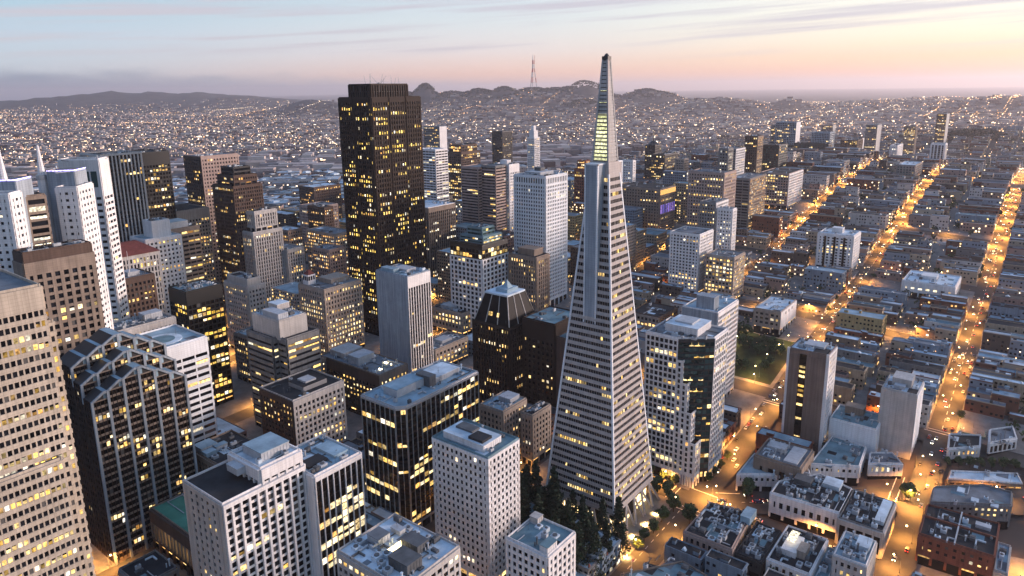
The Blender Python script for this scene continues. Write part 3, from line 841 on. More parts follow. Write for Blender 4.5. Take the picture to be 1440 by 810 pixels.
# classical bank with green roof
s = ST('grid', fh=13, cw=3.6, sp=.06, pr=.45, dep=.4, wall=brown, pier=tan, lit=.2, crown=7, lobby=7, pdep=1.3)
B('bank_building', 'brown columned bank building with flat green copper roof', 'bank', [V(132, 177.5, -169.6, -126.9, 28, s, roof=copper, par=tan)], extras=[(.05,.5,.35,.7,3,copper,0,rf_dark)], units=2)
B('office_building', 'small dark roof at the bottom left beside the green roofed bank', 'office building', [V(186, 204, -150, -128, 16, ST('grid', wall=grey), roof=rf_dark)], units=2)
s = ST('grid', fh=4, cw=3.6, sp=.5, pr=.5, dep=.4, wall=tan, lit=.12, crown=3)
B('office_building', 'low block with black roof and pale blue air handlers, left of the green roof', 'office building',
  [V(117.5, 145, -189, -157.6, 42, s, roof=rf_dark)], extras=[(.6,.95,.12,.4,3,unit_m,0,rf_blue),(.45,.7,.4,.52,2.5,unit_m,0,rf_blue),(.75,.97,.45,.6,2.4,rf_blue)], units=5)
# the pale gridded tower with a glass corner, right of the pyramid
def corner_tower():
    s = ST('grid', fh=3.6, cw=3.0, sp=.30, pr=.26, dep=.35, wall=white, lit=.22, crown=1.4, lobby=8, lobbylit=.8, pdep=.5)
    g = ST('grid', fh=3.6, cw=3.0, sp=.3, pr=.06, dep=.3, wall=dkgrey, pier=dkgrey, lit=.12, crown=2, pane=gl_teal, lobby=8, lobbylit=1)
    x0, x1, y0, y1 = -82, -48, 3, 41
    r = B('office_tower', 'white gridded tower with stepped dark glass corner, right of the pyramid', 'skyscraper',
      [VP([(x0,y0),(x1,y0),(x1,y1-17),(x1-9,y1-4),(x1-13,y1),(x0,y1)], 97, s, roof=rf_grey, faces={2: g, 3: g})], near=True,
      extras=[(.1,.7,.2,.75,4.5,white,0,rf_pale),(.2,.55,.3,.6,1.2,unit_m,4.7)], units=6)
    ox, oy = r.location.x, r.location.y
    # white gridded bays that step in front of the glass corner, each lower than the last
    for k, (px, py, h) in enumerate(((x1-.2,y1-17.3,84),(x1-.1,y1-14,70),(x1+.0,y1-10.6,52),(x1+.0,y1-7.2,33))):
        b = Bld(); a = (px-ox, py-oy)
        w = 3.4; poly = [(a[0]-8,a[1]),(a[0],a[1]),(a[0],a[1]+w),(a[0]-8,a[1]+w)]
        z1 = h-r.location.z
        b.get(b.core, gl).prism(poly, 0, z1)
        wall(b, poly[1], poly[2], 0, z1, s, True, False); wall(b, poly[2], poly[3], 0, z1, s, True, False)
        for o, nm in (('core','wall'),('span','spandrel'),('pier','pier'),('pane','window'),('lit','lit_window')):
            for key, (mb, m) in getattr(b, o).items():
                if mb.f: part('bay_'+nm, mb, m, r, o != 'core')
    for k in range(24):      # zigzag glass bays across the corner
        pass
    mb = MB()
    for i in range(23):
        z = 10+i*3.62
        for j in range(4):
            t0, t1 = j/4, (j+1)/4
            A_ = Vector((x1-ox, y1-17-oy)); E_ = Vector((x1-9-ox, y1-4-oy)); nrm = Vector((.82,.57))
            p, q = A_+(E_-A_)*t0, A_+(E_-A_)*t1; m_ = (p+q)/2+nrm*1.3
            mb.hexa([(p.x,p.y,z),(m_.x,m_.y,z),(q.x,q.y,z),((p.x+q.x)/2-.4,(p.y+q.y)/2-.4,z),
                     (p.x,p.y,z+1.5),(m_.x,m_.y,z+1.5),(q.x,q.y,z+1.5),((p.x+q.x)/2-.4,(p.y+q.y)/2-.4,z+1.5)])
    part('glass_bay', mb, gl_teal, r, True)
corner_tower()
s = ST('grid', fh=3.7, cw=2.6, sp=.40, pr=.22, dep=.4, wall=white, lit=.06, crown=3)
B('office_tower', 'long white tower with bright blue roof just behind the glass-cornered tower', 'skyscraper',
  [V(-183, -143, -16, 11, 85, s, roof=rf_blue, faces={1: BLANK(bluegrey)})], extras=[(.62,.85,.3,.8,9,bluegrey)], units=5)
hbrown = mat('hotel_concrete', (.20,.145,.12), .85, .14, .12, streak=.25)
# brown concrete hotel tower
def hotel():
    sN = ST('grid', fh=3.3, cw=3.6, sp=.4, pr=.5, dep=.3, wall=white, lit=.1, crown=2)
    x0, x1, y0, y1 = -154, -132.6, 64.3, 88.6
    r = B('hotel_tower', 'brown concrete slab tower with pale corner fins and black window slot', 'hotel',
      [V(x0, x1, y0, y1, 74, BLANK(hbrown), faces={2: sN}, roof=rf_pale)], extras=[(.1,.6,.3,.8,2,unit_m),(.5,.95,.6,.95,.8,rf_dark)], units=4)
    ox, oy, g = r.location
    mb = MB(); mb.box(x1-ox, x1-ox+.8, y0-oy-.2, y0-oy+7, 0, 71-g); mb.box(x1-ox, x1-ox+.8, y0-oy+11.5, y1-oy+.1, 0, 71-g)
    part('side_panel', mb, hbrown, r)
    mb = MB(); mb.box(x1-ox+.33, x1-ox+.45, y0-oy+7, y0-oy+11.5, 0, 72-g); part('window_slot', mb, gl_dark, r)
    mb = MB()
    for k in range(20):
        if rng.random() < .3: mb.box(x1-ox+.4, x1-ox+.5, y0-oy+7.4, y0-oy+11, 3+k*3.3, 4.6+k*3.3)
    part('lit_window', mb, lw, r)
    mb = MB(); mb.box(x1-ox-.3, x1-ox+1, y1-oy-1, y1-oy+.9, 0, 75-g); mb.box(x1-ox-.3, x1-ox+1, y0-oy-.9, y0-oy+.6, 0, 75-g); part('corner_fin', mb, white, r)
hotel()
s = ST('grid', fh=3.3, cw=5, sp=.55, pr=.72, dep=.25, wall=whiteblue, lit=.04, crown=2)
B('apartment_tower', 'plain white apartment tower with blank side wall beside the bright avenue', 'apartment building',
  [V(-186, -158.9, 116.6, 136.9, 50, BLANK(pale), faces={2: s}, roof=rf_pale)], extras=[(.1,.6,.2,.75,5,pale),(.62,.8,.3,.6,2,unit_m),(.65,.98,.7,.98,.7,rf_dark)], units=4)
# dark-crowned white grid tower with teal glass penthouse
s = ST('grid', fh=4.3, cw=5.2, sp=.34, pr=.34, dep=.5, wall=white, lit=.1, crown=1)
s2 = ST('grid', fh=5, cw=4, sp=.2, pr=.12, dep=.3, wall=black, lit=.3, crown=4, pane=gl_dark, lobby=0)
B('office_tower', 'white gridded block with black crown storey and teal glass penthouse', 'skyscraper',
  [V(-192.6, -153.9, -256.2, -216.6, 90, s, roof=rf_dark), V(-192.2, -154.3, -255.8, -217, 103, s2, z0=90.2, roof=rf_dark),
   V(-190, -162, -250, -222, 109, ST('band', fh=3, sp=.5, pr=0, wall=rf_teal, lit=.5, crown=1, lobby=0, pane=gl_teal), z0=102, roof=rf_teal),
   V(-186, -168, -246, -228, 116, ST('band', fh=3.5, sp=.4, pr=0, wall=rf_teal, lit=0.05, crown=1, lobby=0, pane=gl_teal), z0=108, roof=rf_teal)], units=3)
# white grid tower
s = ST('grid', fh=3.66, cw=2.95, sp=.42, pr=.44, dep=.5, wall=whiteblue, lit=.02, crown=2, litm=lwh, lobby=9)
s_top = dict(s)
B('office_tower', 'white tower with a regular grid of small dark windows left of the pyramid', 'skyscraper',
  [V(-262.7, -224.8, -233.4, -195.4, 153, s, roof=rf_dark), V(-262.6, -224.9, -233.3, -195.5, 160, ST('grid', fh=5.5, cw=2.95, sp=.05, pr=.45, dep=.5, wall=whiteblue, lit=0, crown=1.6, lobby=0), z0=153.1, roof=rf_grey)],
  extras=[(.2,.8,.2,.7,3,unit_m),(.3,.5,.3,.5,3,unit_d,3.2)], units=7)
# the tall dark tower
def tall_dark():
    st = ST('grid', fh=4.35, cw=3.1, sp=.40, pr=.36, dep=.4, wall=dkbrown, lit=.27, crown=4, pane=gl_dark, lobby=9, pdep=.7,
            litm=lit('lit_gold', (1,.62,.10), (1,.72,.22), .5, 1.7))
    x0, x1, y0, y1 = -167.4, -104.7, -344.5, -301.3
    # sawtooth bays: each face pushes out in three bay windows
    def bays(a, c, n, nx, ny):
        out = []
        for k in range(n):
            p = [a[i]+(c[i]-a[i])*k/n for i in (0,1)]; q = [a[i]+(c[i]-a[i])*(k+1)/n for i in (0,1)]
            f = lambda t, d: (p[0]+(q[0]-p[0])*t+nx*d, p[1]+(q[1]-p[1])*t+ny*d)
            out += [f(0,0), f(.06,.7), f(.94,.7)]
        return out
    poly = bays((x0,y0),(x1,y0),3,0,-1)+bays((x1,y0),(x1,y1),2,1,0)+bays((x1,y1),(x0,y1),3,0,1)+bays((x0,y1),(x0,y0),2,-1,0)
    r = B('office_tower', 'tallest dark brown tower dotted with many golden windows, flat top block', 'skyscraper',
      [VP(poly, 236.3, st, roof=rf_dark),
       V(-158, -112, -338, -308, 248, ST('pier', fh=6, cw=3, sp=.1, pr=.4, wall=dkbrown, span=black, lit=0, crown=.6, lobby=0), z0=235.5, roof=rf_dark)])
    mb = MB()
    for k in range(9): mb.tube((-20+k*5+rng.uniform(-1,1), rng.uniform(-8,8), 230), (-20+k*5, rng.uniform(-8,8), 240+rng.uniform(0,4)), .25, .1, 4)
    part('antenna', mb, unit_m, r)
tall_dark()
# ------------------------------------------------------------------ towers further back, left half
def rot_rect(ne, S, W, deg):
    a = R(deg); xa = (math.cos(a), math.sin(a)); ya = (-math.sin(a), math.cos(a))
    f = lambda w, s: (ne[0]-xa[0]*w-ya[0]*s, ne[1]-xa[1]*w-ya[1]*s)
    return [f(W,S), f(0,S), f(0,0), f(W,0)]
s = ST('grid', fh=4.0, cw=3.9, sp=.6, pr=.55, dep=.35, wall=white, lit=.08, crown=2.5, litm=lwh)
s5 = ST('grid', fh=4.0, cw=3.9, sp=.6, pr=.5, dep=.35, wall=white, lit=.05, crown=2.5)
r = B('office_tower', 'white twin tower with small dark square windows, nearer right hand half of the pair', 'skyscraper',
  [VP(rot_rect((156,-262),11.6,20.5,45), 189.7, s, faces={2: s5}), VP(rot_rect((152.5,-272),15,15,45), 198, BLANK(bluegrey), z0=-3, roof=rf_grey)], extras=[(.3,.7,.3,.7,1.5,unit_d)])
mb = MB(); mb.box(-8,-2.5,8,8.5,196,196.5)
q = rot_rect((152.5,-272),15,15,45); ox, oy = r.location.x, r.location.y
def edge_strip(mb, a, c, z): mb.tube((a[0]-ox,a[1]-oy,z), (c[0]-ox,c[1]-oy,z), .35, .35, 4)
mb = MB()
for k in (1, 2): edge_strip(mb, q[k], q[(k+1) % 4], 198.9-r.location.z)
part('violet_edge_light', mb, lpurple, r)
r = B('office_tower', 'white twin tower cut by the left edge, violet light along its roof', 'skyscraper',
  [VP(rot_rect((194.1,-248.4),14,12,45), 191.4, s, faces={2: s5}), VP(rot_rect((186,-262),14,16,45), 196.5, BLANK(bluegrey), z0=-3, roof=rf_grey)])
q = rot_rect((186,-262),14,16,45); ox, oy = r.location.x, r.location.y
mb = MB()
for k in (1, 2): edge_strip(mb, q[k], q[(k+1) % 4], 197.4-r.location.z)
part('violet_edge_light', mb, lpurple, r)
for (x, y) in ((186.5,-278),(164,-288)):
    t = empty('tower_spire', (x, y, 0)); tag(t, 'slender white tusk spire rising %s the white twin towers' % ('left of' if x > 170 else 'between'), 'spire')
    mb = MB(); mb.tube((0,0,0),(0,0,196),3.4,2.8,8); mb.tube((0,0,196),(0,0,214),2.2,.5,8); part('shaft', mb, white, t)
    mb = MB(); mb.tube((0,0,194),(0,0,196.5),3.3,3.3,8); part('collar', mb, alu, t)
mbk = ST('band', fh=4.2, cw=8, sp=.35, pr=.08, wall=tan, lit=.75, crown=2, lobby=0, litm=lwh)
B('sky_bridge', 'lit glass link of short floors between the white twin towers', 'office building', [V(171, 181, -278, -267, 187, mbk)])
s = ST('grid', fh=4.2, cw=4.0, sp=.38, pr=.42, dep=.5, wall=tan, pier=tan, lit=.22, crown=7, lobby=8)
B('office_building', 'broad tan block with flat brown mansard and large square windows at left', 'office building',
  [V(164, 198, -245, -231, 157, s, roof=rf_dark), V(164.3, 197.7, -244.7, -231.3, 162, BLANK(brown), z0=156.8, roof=rf_dark)], units=4)
s = ST('band', fh=4.4, cw=5.5, sp=.55, pr=.25, dep=.4, wall=white, lit=.04, crown=26, pdep=.4)
r = B('office_tower', 'white banded tower with four tall green windows near its top', 'skyscraper', [VP(rot_rect((112,-337),26,15,45), 198.5, s, roof=rf_grey)])
q = rot_rect((112,-337),26,15,45); ox, oy = r.location.x, r.location.y
for k in range(4):
    t = .2+.19*k; px_, py_ = q[1][0]+(q[2][0]-q[1][0])*t-ox, q[1][1]+(q[2][1]-q[1][1])*t-oy
    u_ = Vector((-.7071,.7071)); n_ = Vector((.7071,.7071)); z_ = 198.5-r.location.z
    mb = MB(); A_ = [Vector((px_,py_))+u_*(3.9*a)+n_*b for a, b in ((-.0,.6),(1,.6),(1,.75),(0,.75))]
    mb.hexa([(v.x,v.y,z_-19) for v in A_]+[(v.x,v.y,z_-8) for v in A_]); part('green_window', mb, gl_teal if k else glass('green_glass', (.01,.10,.08), .1, 0), r)
s = ST('pier', fh=3.8, cw=3.1, sp=.35, pr=.36, dep=.3, wall=pale, span=black, lit=.035, crown=.8, pane=gl_dark, pdep=.6)
B('office_tower', 'dark tower with close pale vertical stripes at upper left', 'skyscraper', [V(26, 60.6, -500, -461, 191.2, s, roof=rf_dark)], units=4)
s = ST('grid', fh=3.9, cw=3.0, sp=.4, pr=.3, dep=.3, wall=black, lit=.42, crown=12, pane=gl_dark, litm=lw)
B('office_tower', 'black tower with broad rows of yellow windows beside the striped tower', 'skyscraper', [V(-20, 6.5, -540, -503, 187, s, roof=rf_dark)], units=3)
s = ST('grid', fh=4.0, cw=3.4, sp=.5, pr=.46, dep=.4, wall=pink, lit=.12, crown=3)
se = ST('grid', fh=4.0, cw=3.4, sp=.45, pr=.4, dep=.3, wall=brown, lit=.3, crown=3, pane=gl_dark)  # east side: its shade is put into a darker brown wall colour
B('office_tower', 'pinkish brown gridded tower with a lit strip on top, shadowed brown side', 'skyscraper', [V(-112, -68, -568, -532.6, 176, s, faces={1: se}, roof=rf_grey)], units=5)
s = ST('grid', fh=3.9, cw=2.6, sp=.4, pr=.4, dep=.3, wall=brown, lit=.2, crown=2)
B('office_tower', 'dark brown tower stepping back in tiers with curved glass crown', 'skyscraper',
  [V(-93, -60, -500, -462, 150, s, roof=rf_dark), V(-90, -64, -496, -466, 160, s, z0=149, roof=rf_dark), V(-86, -67, -492, -470, 168, ST('band', fh=3.4, sp=.4, pr=0, wall=dkgrey, lit=.15, crown=.8, lobby=0), z0=159, roof=rf_dark)], units=2)
s = ST('grid', fh=3.9, cw=2.9, sp=.3, pr=.48, dep=.3, wall=pale, lit=.1, crown=3, pdep=.7)
B('office_tower', 'pale grey stepped stone tower with vertical window strips', 'skyscraper',
  [V(-100, -66, -480, -444, 104, s, roof=rf_dark), V(-98, -72, -478, -448, 124, s, z0=103, roof=rf_dark)], units=3)
B('office_building', 'pale stone wing attached low beside the stepped grey tower', 'office building', [V(-122, -101, -476, -440, 80, s, roof=rf_grey)], units=3)
s = ST('grid', fh=3.9, cw=3.2, sp=.45, pr=.42, dep=.35, wall=beige, lit=.32, crown=10)
B('office_tower', 'beige tower with blank grey top and lit lower windows, left of the brown tiers', 'skyscraper', [V(-56, -14, -545, -505, 126, s, roof=rf_dark)], extras=[(.3,.7,.2,.6,5,unit_d)], units=3)
s = ST('band', fh=4.3, cw=6, sp=.5, pr=.12, dep=.6, wall=tan, lit=.32, crown=3.5)
B('office_building', 'tan block with bands and projecting slabs, white plant on roof, mid left', 'office building', [V(-21, 14.9, -494, -462.7, 117, s, roof=rf_dark)], extras=[(.2,.7,.2,.8,6,unit_m,0,rf_blue)], units=4)
s = ST('grid', fh=5, cw=2.8, sp=.3, pr=.45, dep=.6, wall=pale, lit=.15, crown=3)
r = B('office_building', 'old stone block with hipped dark red tile roof and tall arcade', 'office building', [V(46, 90, -446, -408, 112, s, roof=rf_dark)])
mb = MB(); z_ = 112-r.location.z; i = [(-23.5,-20.5,z_+.2),(23.5,-20.5,z_+.2),(23.5,20.5,z_+.2),(-23.5,20.5,z_+.2)]
mb.hexa(i+[(-13,-2,z_+8.5),(13,-2,z_+8.5),(13,2,z_+8.5),(-13,2,z_+8.5)]); part('hipped_roof', mb, redtile, r)
s = ST('grid', fh=4, cw=3.2, sp=.45, pr=.45, dep=.4, wall=brown, lit=.15, crown=4)
r = B('office_building', 'reddish brown block with flagpole on roof in front of the red tiles', 'office building', [V(72, 95, -391, -364, 104, s, roof=rf_grey)], extras=[(.3,.7,.3,.7,3,unit_m)], units=3)
mb = MB(); mb.tube((3,5,104-T(84,-377)),(3,5,124-T(84,-377)),.3,.12,6); part('flagpole', mb, white, r)
s = ST('grid', fh=4, cw=3.6, sp=.5, pr=.5, dep=.4, wall=white, lit=.2, crown=3)
B('office_building', 'white boxy rooftop block with glazed side between the dark towers at left', 'office building', [V(14, 46, -458, -430, 118, s, roof=rf_blue), V(20, 36, -452, -436, 132, BLANK(white), z0=117.5, roof=rf_blue)], units=3)
s = ST('grid', fh=4.3, cw=2.8, sp=.35, pr=.5, dep=.6, wall=pale, lit=.15, crown=4)
B('office_building', 'low grey colonnaded stone block with cornice beside the white banded tower', 'office building', [V(100, 140, -302, -280, 92, s, roof=rf_grey)], extras=[(.1,.4,.2,.6,4,unit_m)], units=8)
s = ST('grid', fh=4.2, cw=3.4, sp=.5, pr=.45, dep=.6, wall=pale, lit=.12, crown=3.5)
B('office_building', 'pale ornate office block with arched top storey right of the black tower', 'office building', [V(-22, -5, -399, -361.4, 75, s, roof=rf_dark), V(-20, -7, -396, -364, 81, BLANK(pale), z0=74.5, roof=rf_dark)], units=3)
s = ST('grid', fh=4.2, cw=3.4, sp=.5, pr=.45, dep=.5, wall=tan, lit=.55, crown=3, litm=lo)
B('office_building', 'tan block washed by orange light below the banded grey building', 'office building', [V(14, 36, -270, -232, 46, s, roof=rf_dark)], units=3)
B('office_building', 'low grey block with lit top edge behind the banded grey building', 'office building', [V(-12, 30, -330, -285, 50, ST('grid', wall=grey, lit=.3), roof=rf_blue)], extras=[(.2,.6,.2,.6,4,unit_m)], units=8)
# between the tall dark tower and the pyramid
s = ST('grid', fh=4.2, cw=4.4, sp=.4, pr=.45, dep=.4, wall=beige, lit=.75, crown=3, litm=lw)
B('office_building', 'low beige block with brightly lit side windows, centre', 'office building', [V(-163, -142.7, -272, -233.3, 38, s, roof=rf_dark)], extras=[(.2,.8,.2,.6,3,unit_m)], units=8)
B('office_building', 'low beige block with glowing shopfront facing the centre street', 'office building', [V(-116, -74.3, -227, -203, 30, dict(s, lobbylit=.9), roof=rf_grey)], extras=[(.3,.6,.3,.7,2,unit_m)], units=6)
s = ST('grid', fh=4.0, cw=3.1, sp=.42, pr=.25, dep=.3, wall=tan, span=dkgrey, lit=.14, crown=5, pdep=.6, litm=lwh)
B('office_tower', 'brown gridded tower with white roof edge right of the tallest dark tower', 'skyscraper', [V(-270, -226, -396, -354, 115, s, roof=rf_pale, par=white)], units=4)
s = ST('band', fh=3.5, cw=4, sp=.55, pr=0, dep=.3, wall=pink, lit=.08, crown=2)
sw = ST('grid', fh=3.5, cw=3.2, sp=.45, pr=.45, dep=.3, wall=white, lit=.15, crown=9)
B('hotel_tower', 'pinkish grey slab tower of three staggered wings left of the white grid tower', 'hotel',
  [V(-340, -307, -376, -350, 152.3, s, roof=rf_grey), V(-334, -314, -350, -329, 154.5, dict(s, wall=grey), roof=rf_grey), V(-356, -336, -352, -326, 154, sw, roof=rf_pale)], extras=[(.3,.7,.3,.7,5,white)], units=2)
s = ST('band', fh=3.6, cw=6, sp=.5, pr=.1, dep=.3, wall=white, lit=.16, crown=2, litm=lwh)
B('office_tower', 'slim white tower with vertical edges right of the tallest dark tower', 'skyscraper', [V(-385, -361, -500, -470, 164.2, s, roof=rf_pale)], units=2)
B('office_tower', 'far pale slab with a bright white end wall behind the slim white tower', 'skyscraper', [V(-787, -765, -890, -844, 167, ST('grid', wall=grey, lit=.3), faces=None or {2: BLANK(white)}, roof=rf_pale)])
s = ST('grid', fh=3.8, cw=4, sp=.35, pr=.3, dep=.3, wall=brown, lit=.4, crown=3)
B('hotel_tower', 'brown tower crowned by a glowing row of amber windows', 'hotel', [V(-582, -534, -612, -578.6, 142, s, roof=rf_dark), V(-578, -538, -608, -582, 153.6, ST('grid', fh=5, cw=4, sp=.3, pr=.25, wall=brown, lit=2.5, crown=2, lobby=0, litm=lo), z0=142.1, roof=rf_dark)])
B('office_tower', 'far dark slab tower standing alone above the pale rooftops, centre', 'skyscraper', [V(-1047, -1008, -900, -869, 143, ST('pier', wall=dkgrey, span=black, lit=.05), roof=rf_dark)])
s = ST('grid', fh=4.2, cw=3, sp=.35, pr=.5, dep=.4, wall=tan, lit=.12, crown=3, pdep=.7)
B('office_tower', 'tan tower with dark roof set against the foot of the white grid tower', 'skyscraper', [V(-209, -187.7, -212, -180.2, 90, s, roof=rf_dark)], extras=[(.05,.7,.2,.8,6,tan)], units=2)
B('office_building', 'pink arcaded block peeping out right of the white grid tower', 'office building', [V(-300, -266, -258, -232, 82, ST('grid', fh=4, cw=4, wall=pink, lit=.2), roof=rf_grey)], units=2)
B('church_tower', 'distant pale dome topped tower behind the amber crowned hotel', 'tower', [V(-900, -880, -700, -682, 142, ST('grid', wall=white, lit=.05)), V(-897, -883, -697, -685, 156, BLANK(white), z0=141), V(-894, -886, -694, -688, 166, BLANK(white), z0=155)])
B('office_tower', 'red brick tower with a floodlit crown left of the spire', 'skyscraper', [V(-560, -541, -365, -346, 128, ST('grid', fh=4, cw=3, wall=brick, lit=.12, crown=4), roof=rf_dark), V(-557, -544, -362, -349, 140, ST('grid', fh=4, cw=3, wall=brick, lit=2, litm=lo, crown=1, lobby=0), z0=127.5)])

# ------------------------------------------------------------------ hilltop towers right of the pyramid
s = ST('grid', fh=3.6, cw=3.2, sp=.5, pr=.45, dep=.3, wall=grey, lit=.2, crown=2)
sl = ST('grid', fh=3.6, cw=2.4, sp=.35, pr=.3, dep=.3, wall=pale, lit=.4, crown=2)
def tower(x0, x1, y0, y1, z, label, st, rf=rf_grey, cat='apartment building', faces=None, nm='apartment_tower', units=2, **k):
    return B(nm, label, cat, [V(x0, x1, y0, y1, z, st, faces=faces or {}, roof=rf)], units=units, **k)
r = B('hotel_building', 'broad old hotel with a glowing yellow cornice and violet lit front', 'hotel', [V(-533, -487.4, -270, -203, 116, ST('grid', fh=4, cw=4, sp=.5, pr=.5, wall=tan, lit=.14, crown=2), roof=rf_dark)], units=4)
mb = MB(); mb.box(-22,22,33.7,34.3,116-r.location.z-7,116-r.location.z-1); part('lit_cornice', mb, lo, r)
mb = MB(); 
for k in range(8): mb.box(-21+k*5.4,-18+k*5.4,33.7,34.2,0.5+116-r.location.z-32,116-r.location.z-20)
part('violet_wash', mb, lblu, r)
tower(-810, -760, -352, -327.8, 132, 'dark block tower with a dome shaped cap left of the beige hilltop slab', ST('grid', wall=dkgrey, lit=.25), rf_dark)
r = tower(-800, -776, -372, -354, 146, 'dark rounded roof turret above the dark hilltop block', ST('grid', wall=dkgrey, lit=.12), rf_dark)
mb = MB(); mb.tube((0,0,146-r.location.z),(0,0,153-r.location.z),11,3,10); mb.tube((0,0,153-r.location.z),(0,0,172-r.location.z),1,.3,6); part('dome', mb, black, r)
tower(-744, -727.6, -294, -279, 130.3, 'narrow beige slab beside the yellow corniced hotel', ST('grid', wall=beige, lit=.05, cw=3))
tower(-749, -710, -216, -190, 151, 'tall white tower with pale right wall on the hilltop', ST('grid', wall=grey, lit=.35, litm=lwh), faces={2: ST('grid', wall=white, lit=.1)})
tower(-419, -384.5, -107, -89, 122.8, 'slim grey apartment tower with dotted windows, nearest on the hilltop', s, faces={2: ST('grid', wall=white, lit=.1)})
tower(-358, -323.4, -111, -80, 100, 'pale apartment block with rows of small windows right of the pyramid', ST('grid', fh=3.3, cw=3.6, sp=.45, pr=.45, wall=white, lit=.15))
tower(-588, -528, -130, -104, 131.8, 'banded dark slab with an amber lit stair column', ST('band', fh=3.5, cw=8, sp=.45, pr=.1, wall=grey, lit=.2), faces={2: ST('grid', fh=3.5, cw=4, wall=tan, lit=1.5, litm=lo)})
tower(-702, -637.4, -128, -90, 127.6, 'wide pink-grey apartment block with a blank pale end wall', ST('grid', fh=3.5, cw=3.5, wall=pink, lit=.2), faces={2: ST('grid', fh=3.5, cw=3.5, wall=white, lit=.08)}, rf=rf_dark)
tower(-640, -600, -190, -165, 128, 'grey block between the white hilltop towers', s)
tower(-860, -815, -190, -160, 150, 'dark green glass tower with a light mast on the hill', ST('band', wall=dkgrey, pane=gl_teal, lit=.1), rf_dark)
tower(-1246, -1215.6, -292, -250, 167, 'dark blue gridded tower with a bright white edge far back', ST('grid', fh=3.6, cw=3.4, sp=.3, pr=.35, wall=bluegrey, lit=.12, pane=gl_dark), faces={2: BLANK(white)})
tower(-1160, -1134.8, -228, -164.3, 130, 'wide dark teal block below the far blue tower', ST('grid', wall=dkgrey, lit=.06, pane=gl_teal), rf_dark)
tower(-1155, -1138, -300, -232, 124, 'dark slab left of the dark teal block', ST('grid', wall=dkgrey, lit=.12, pane=gl_teal), rf_dark)
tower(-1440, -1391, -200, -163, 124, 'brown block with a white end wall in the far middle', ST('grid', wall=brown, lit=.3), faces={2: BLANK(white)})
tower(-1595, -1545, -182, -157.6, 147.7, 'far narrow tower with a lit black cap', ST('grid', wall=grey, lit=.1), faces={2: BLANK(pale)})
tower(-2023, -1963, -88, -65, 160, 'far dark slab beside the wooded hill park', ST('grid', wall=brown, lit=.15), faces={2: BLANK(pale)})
tower(-1197, -1168, 4, 26, 135, 'white vertical striped apartment tower beside the middle bright street', ST('pier', wall=white, span=grey, cw=5, lit=.05))
tower(-1010, -985, -40, -20, 118, 'dark cypress coloured slab above the right slope', ST('grid', wall=dkgrey, lit=.1), rf_dark)
tower(-930, -890, -110, -80, 122, 'grey block with a few lit windows at the crest left of the right slope', s)
sw_ = ST('grid', fh=3.5, cw=3.4, sp=.5, pr=.5, wall=white, lit=.18, litm=lwh)
tower(-480, -443, -146, -104, 147, 'pinkish old hotel block with many pale windows below the hilltop towers', ST('grid', fh=3.8, cw=3.2, sp=.45, pr=.45, wall=pink, lit=.25))
tower(-488, -472, -122, -112, 172, 'tallest slim grey tower on the hilltop with dotted lights', ST('grid', fh=3.4, cw=3, wall=grey, lit=.25, litm=lwh))
tower(-793, -767, -197, -178, 166.7, 'brown tower with an amber lit vertical edge on the hilltop', ST('pier', cw=3, wall=brown, lit=.15), faces={2: ST('grid', fh=3.5, cw=3, wall=tan, lit=.9, litm=lo)})
tower(-569, -560, -298, -281, 142, 'small pale tower peeping out right of the pyramid top', sw_)
tower(-933, -866, 0, 24, 124, 'grey-green apartment slab with dark hedge side on the right slope', ST('grid', fh=3.4, cw=4, wall=grey, pane=gl_teal, lit=.15), rf_pale)
tower(-1216, -1158, -61, -49, 130, 'thin white slab end on the right slope', sw_)
tower(-834, -802, -61, -47, 104, 'small white walled block above the left bright street', sw_)
tower(-1345, -1292, -178, -146, 128, 'dark brown hotel block with many lit windows, far middle right', ST('grid', fh=3.6, cw=3.4, wall=brown, lit=.35, pane=gl_dark), rf_dark)
tower(-394, -382, -86, -70, 118, 'narrow white apartment tower in front of the slim grey one', sw_)
tower(-1240, -1205, -215, -180, 148, 'grey slab just right of the far dark blue tower', ST('band', fh=3.5, wall=bluegrey, lit=.1))
tower(-1480, -1455, -260, -235, 150, 'far thin mauve tower between the hilltop blocks', ST('grid', wall=pink, lit=.15), faces={2: BLANK(pale)})
tower(-1330, -1305, -330, -305, 156, 'far slender tower with pale end left of the dark blue tower', ST('grid', wall=grey, lit=.15), faces={2: BLANK(white)})
tower(-1700, -1670, -120, -95, 140, 'far block above the upper left bright street', ST('grid', wall=tan, lit=.3))
tower(-1040, -1010, 95, 125, 100, 'brown roofed apartment block beside the right bright avenue', ST('grid', wall=brown, lit=.3), rf_dark)
# warm mid-rise quarter left of the tallest dark tower
wm = lambda m, l=.3: ST('grid', fh=4, cw=3.4, sp=.45, pr=.45, dep=.35, wall=m, lit=l, crown=2.5, litm=lo)
tower(-194, -167, -496, -444, 85, 'cream block floodlit gold from below left of the tallest dark tower', wm(beige, .8), rf_grey, 'office building', nm='office_building')
tower(-234, -220, -563, -530, 100, 'brown block with blank wall behind the gold lit cream block', wm(brown), rf_dark, 'office building', nm='office_building')
tower(-204, -183, -586, -556, 74, 'low tan block beside the curved roof hall', wm(tan), rf_pale, 'office building', nm='office_building')
tower(-158, -137, -446, -417, 76, 'brick and cream block in front of the gold lit one', wm(pink, .35), rf_grey, 'office building', nm='office_building')
tower(-381, -330, -733, -697, 100, 'wide brown department block with white roof in the left middle distance', wm(brown, .2), rf_pale, 'office building', nm='office_building')
tower(-300, -262, -640, -604, 88, 'pink stone block between the brown department block and gold lit one', wm(pink, .3), rf_grey, 'office building', nm='office_building')
tower(-128, -100, -640, -600, 70, 'low pale hall with bright street front far left of the dark tower', wm(white, .4), rf_pale, 'office building', nm='office_building')
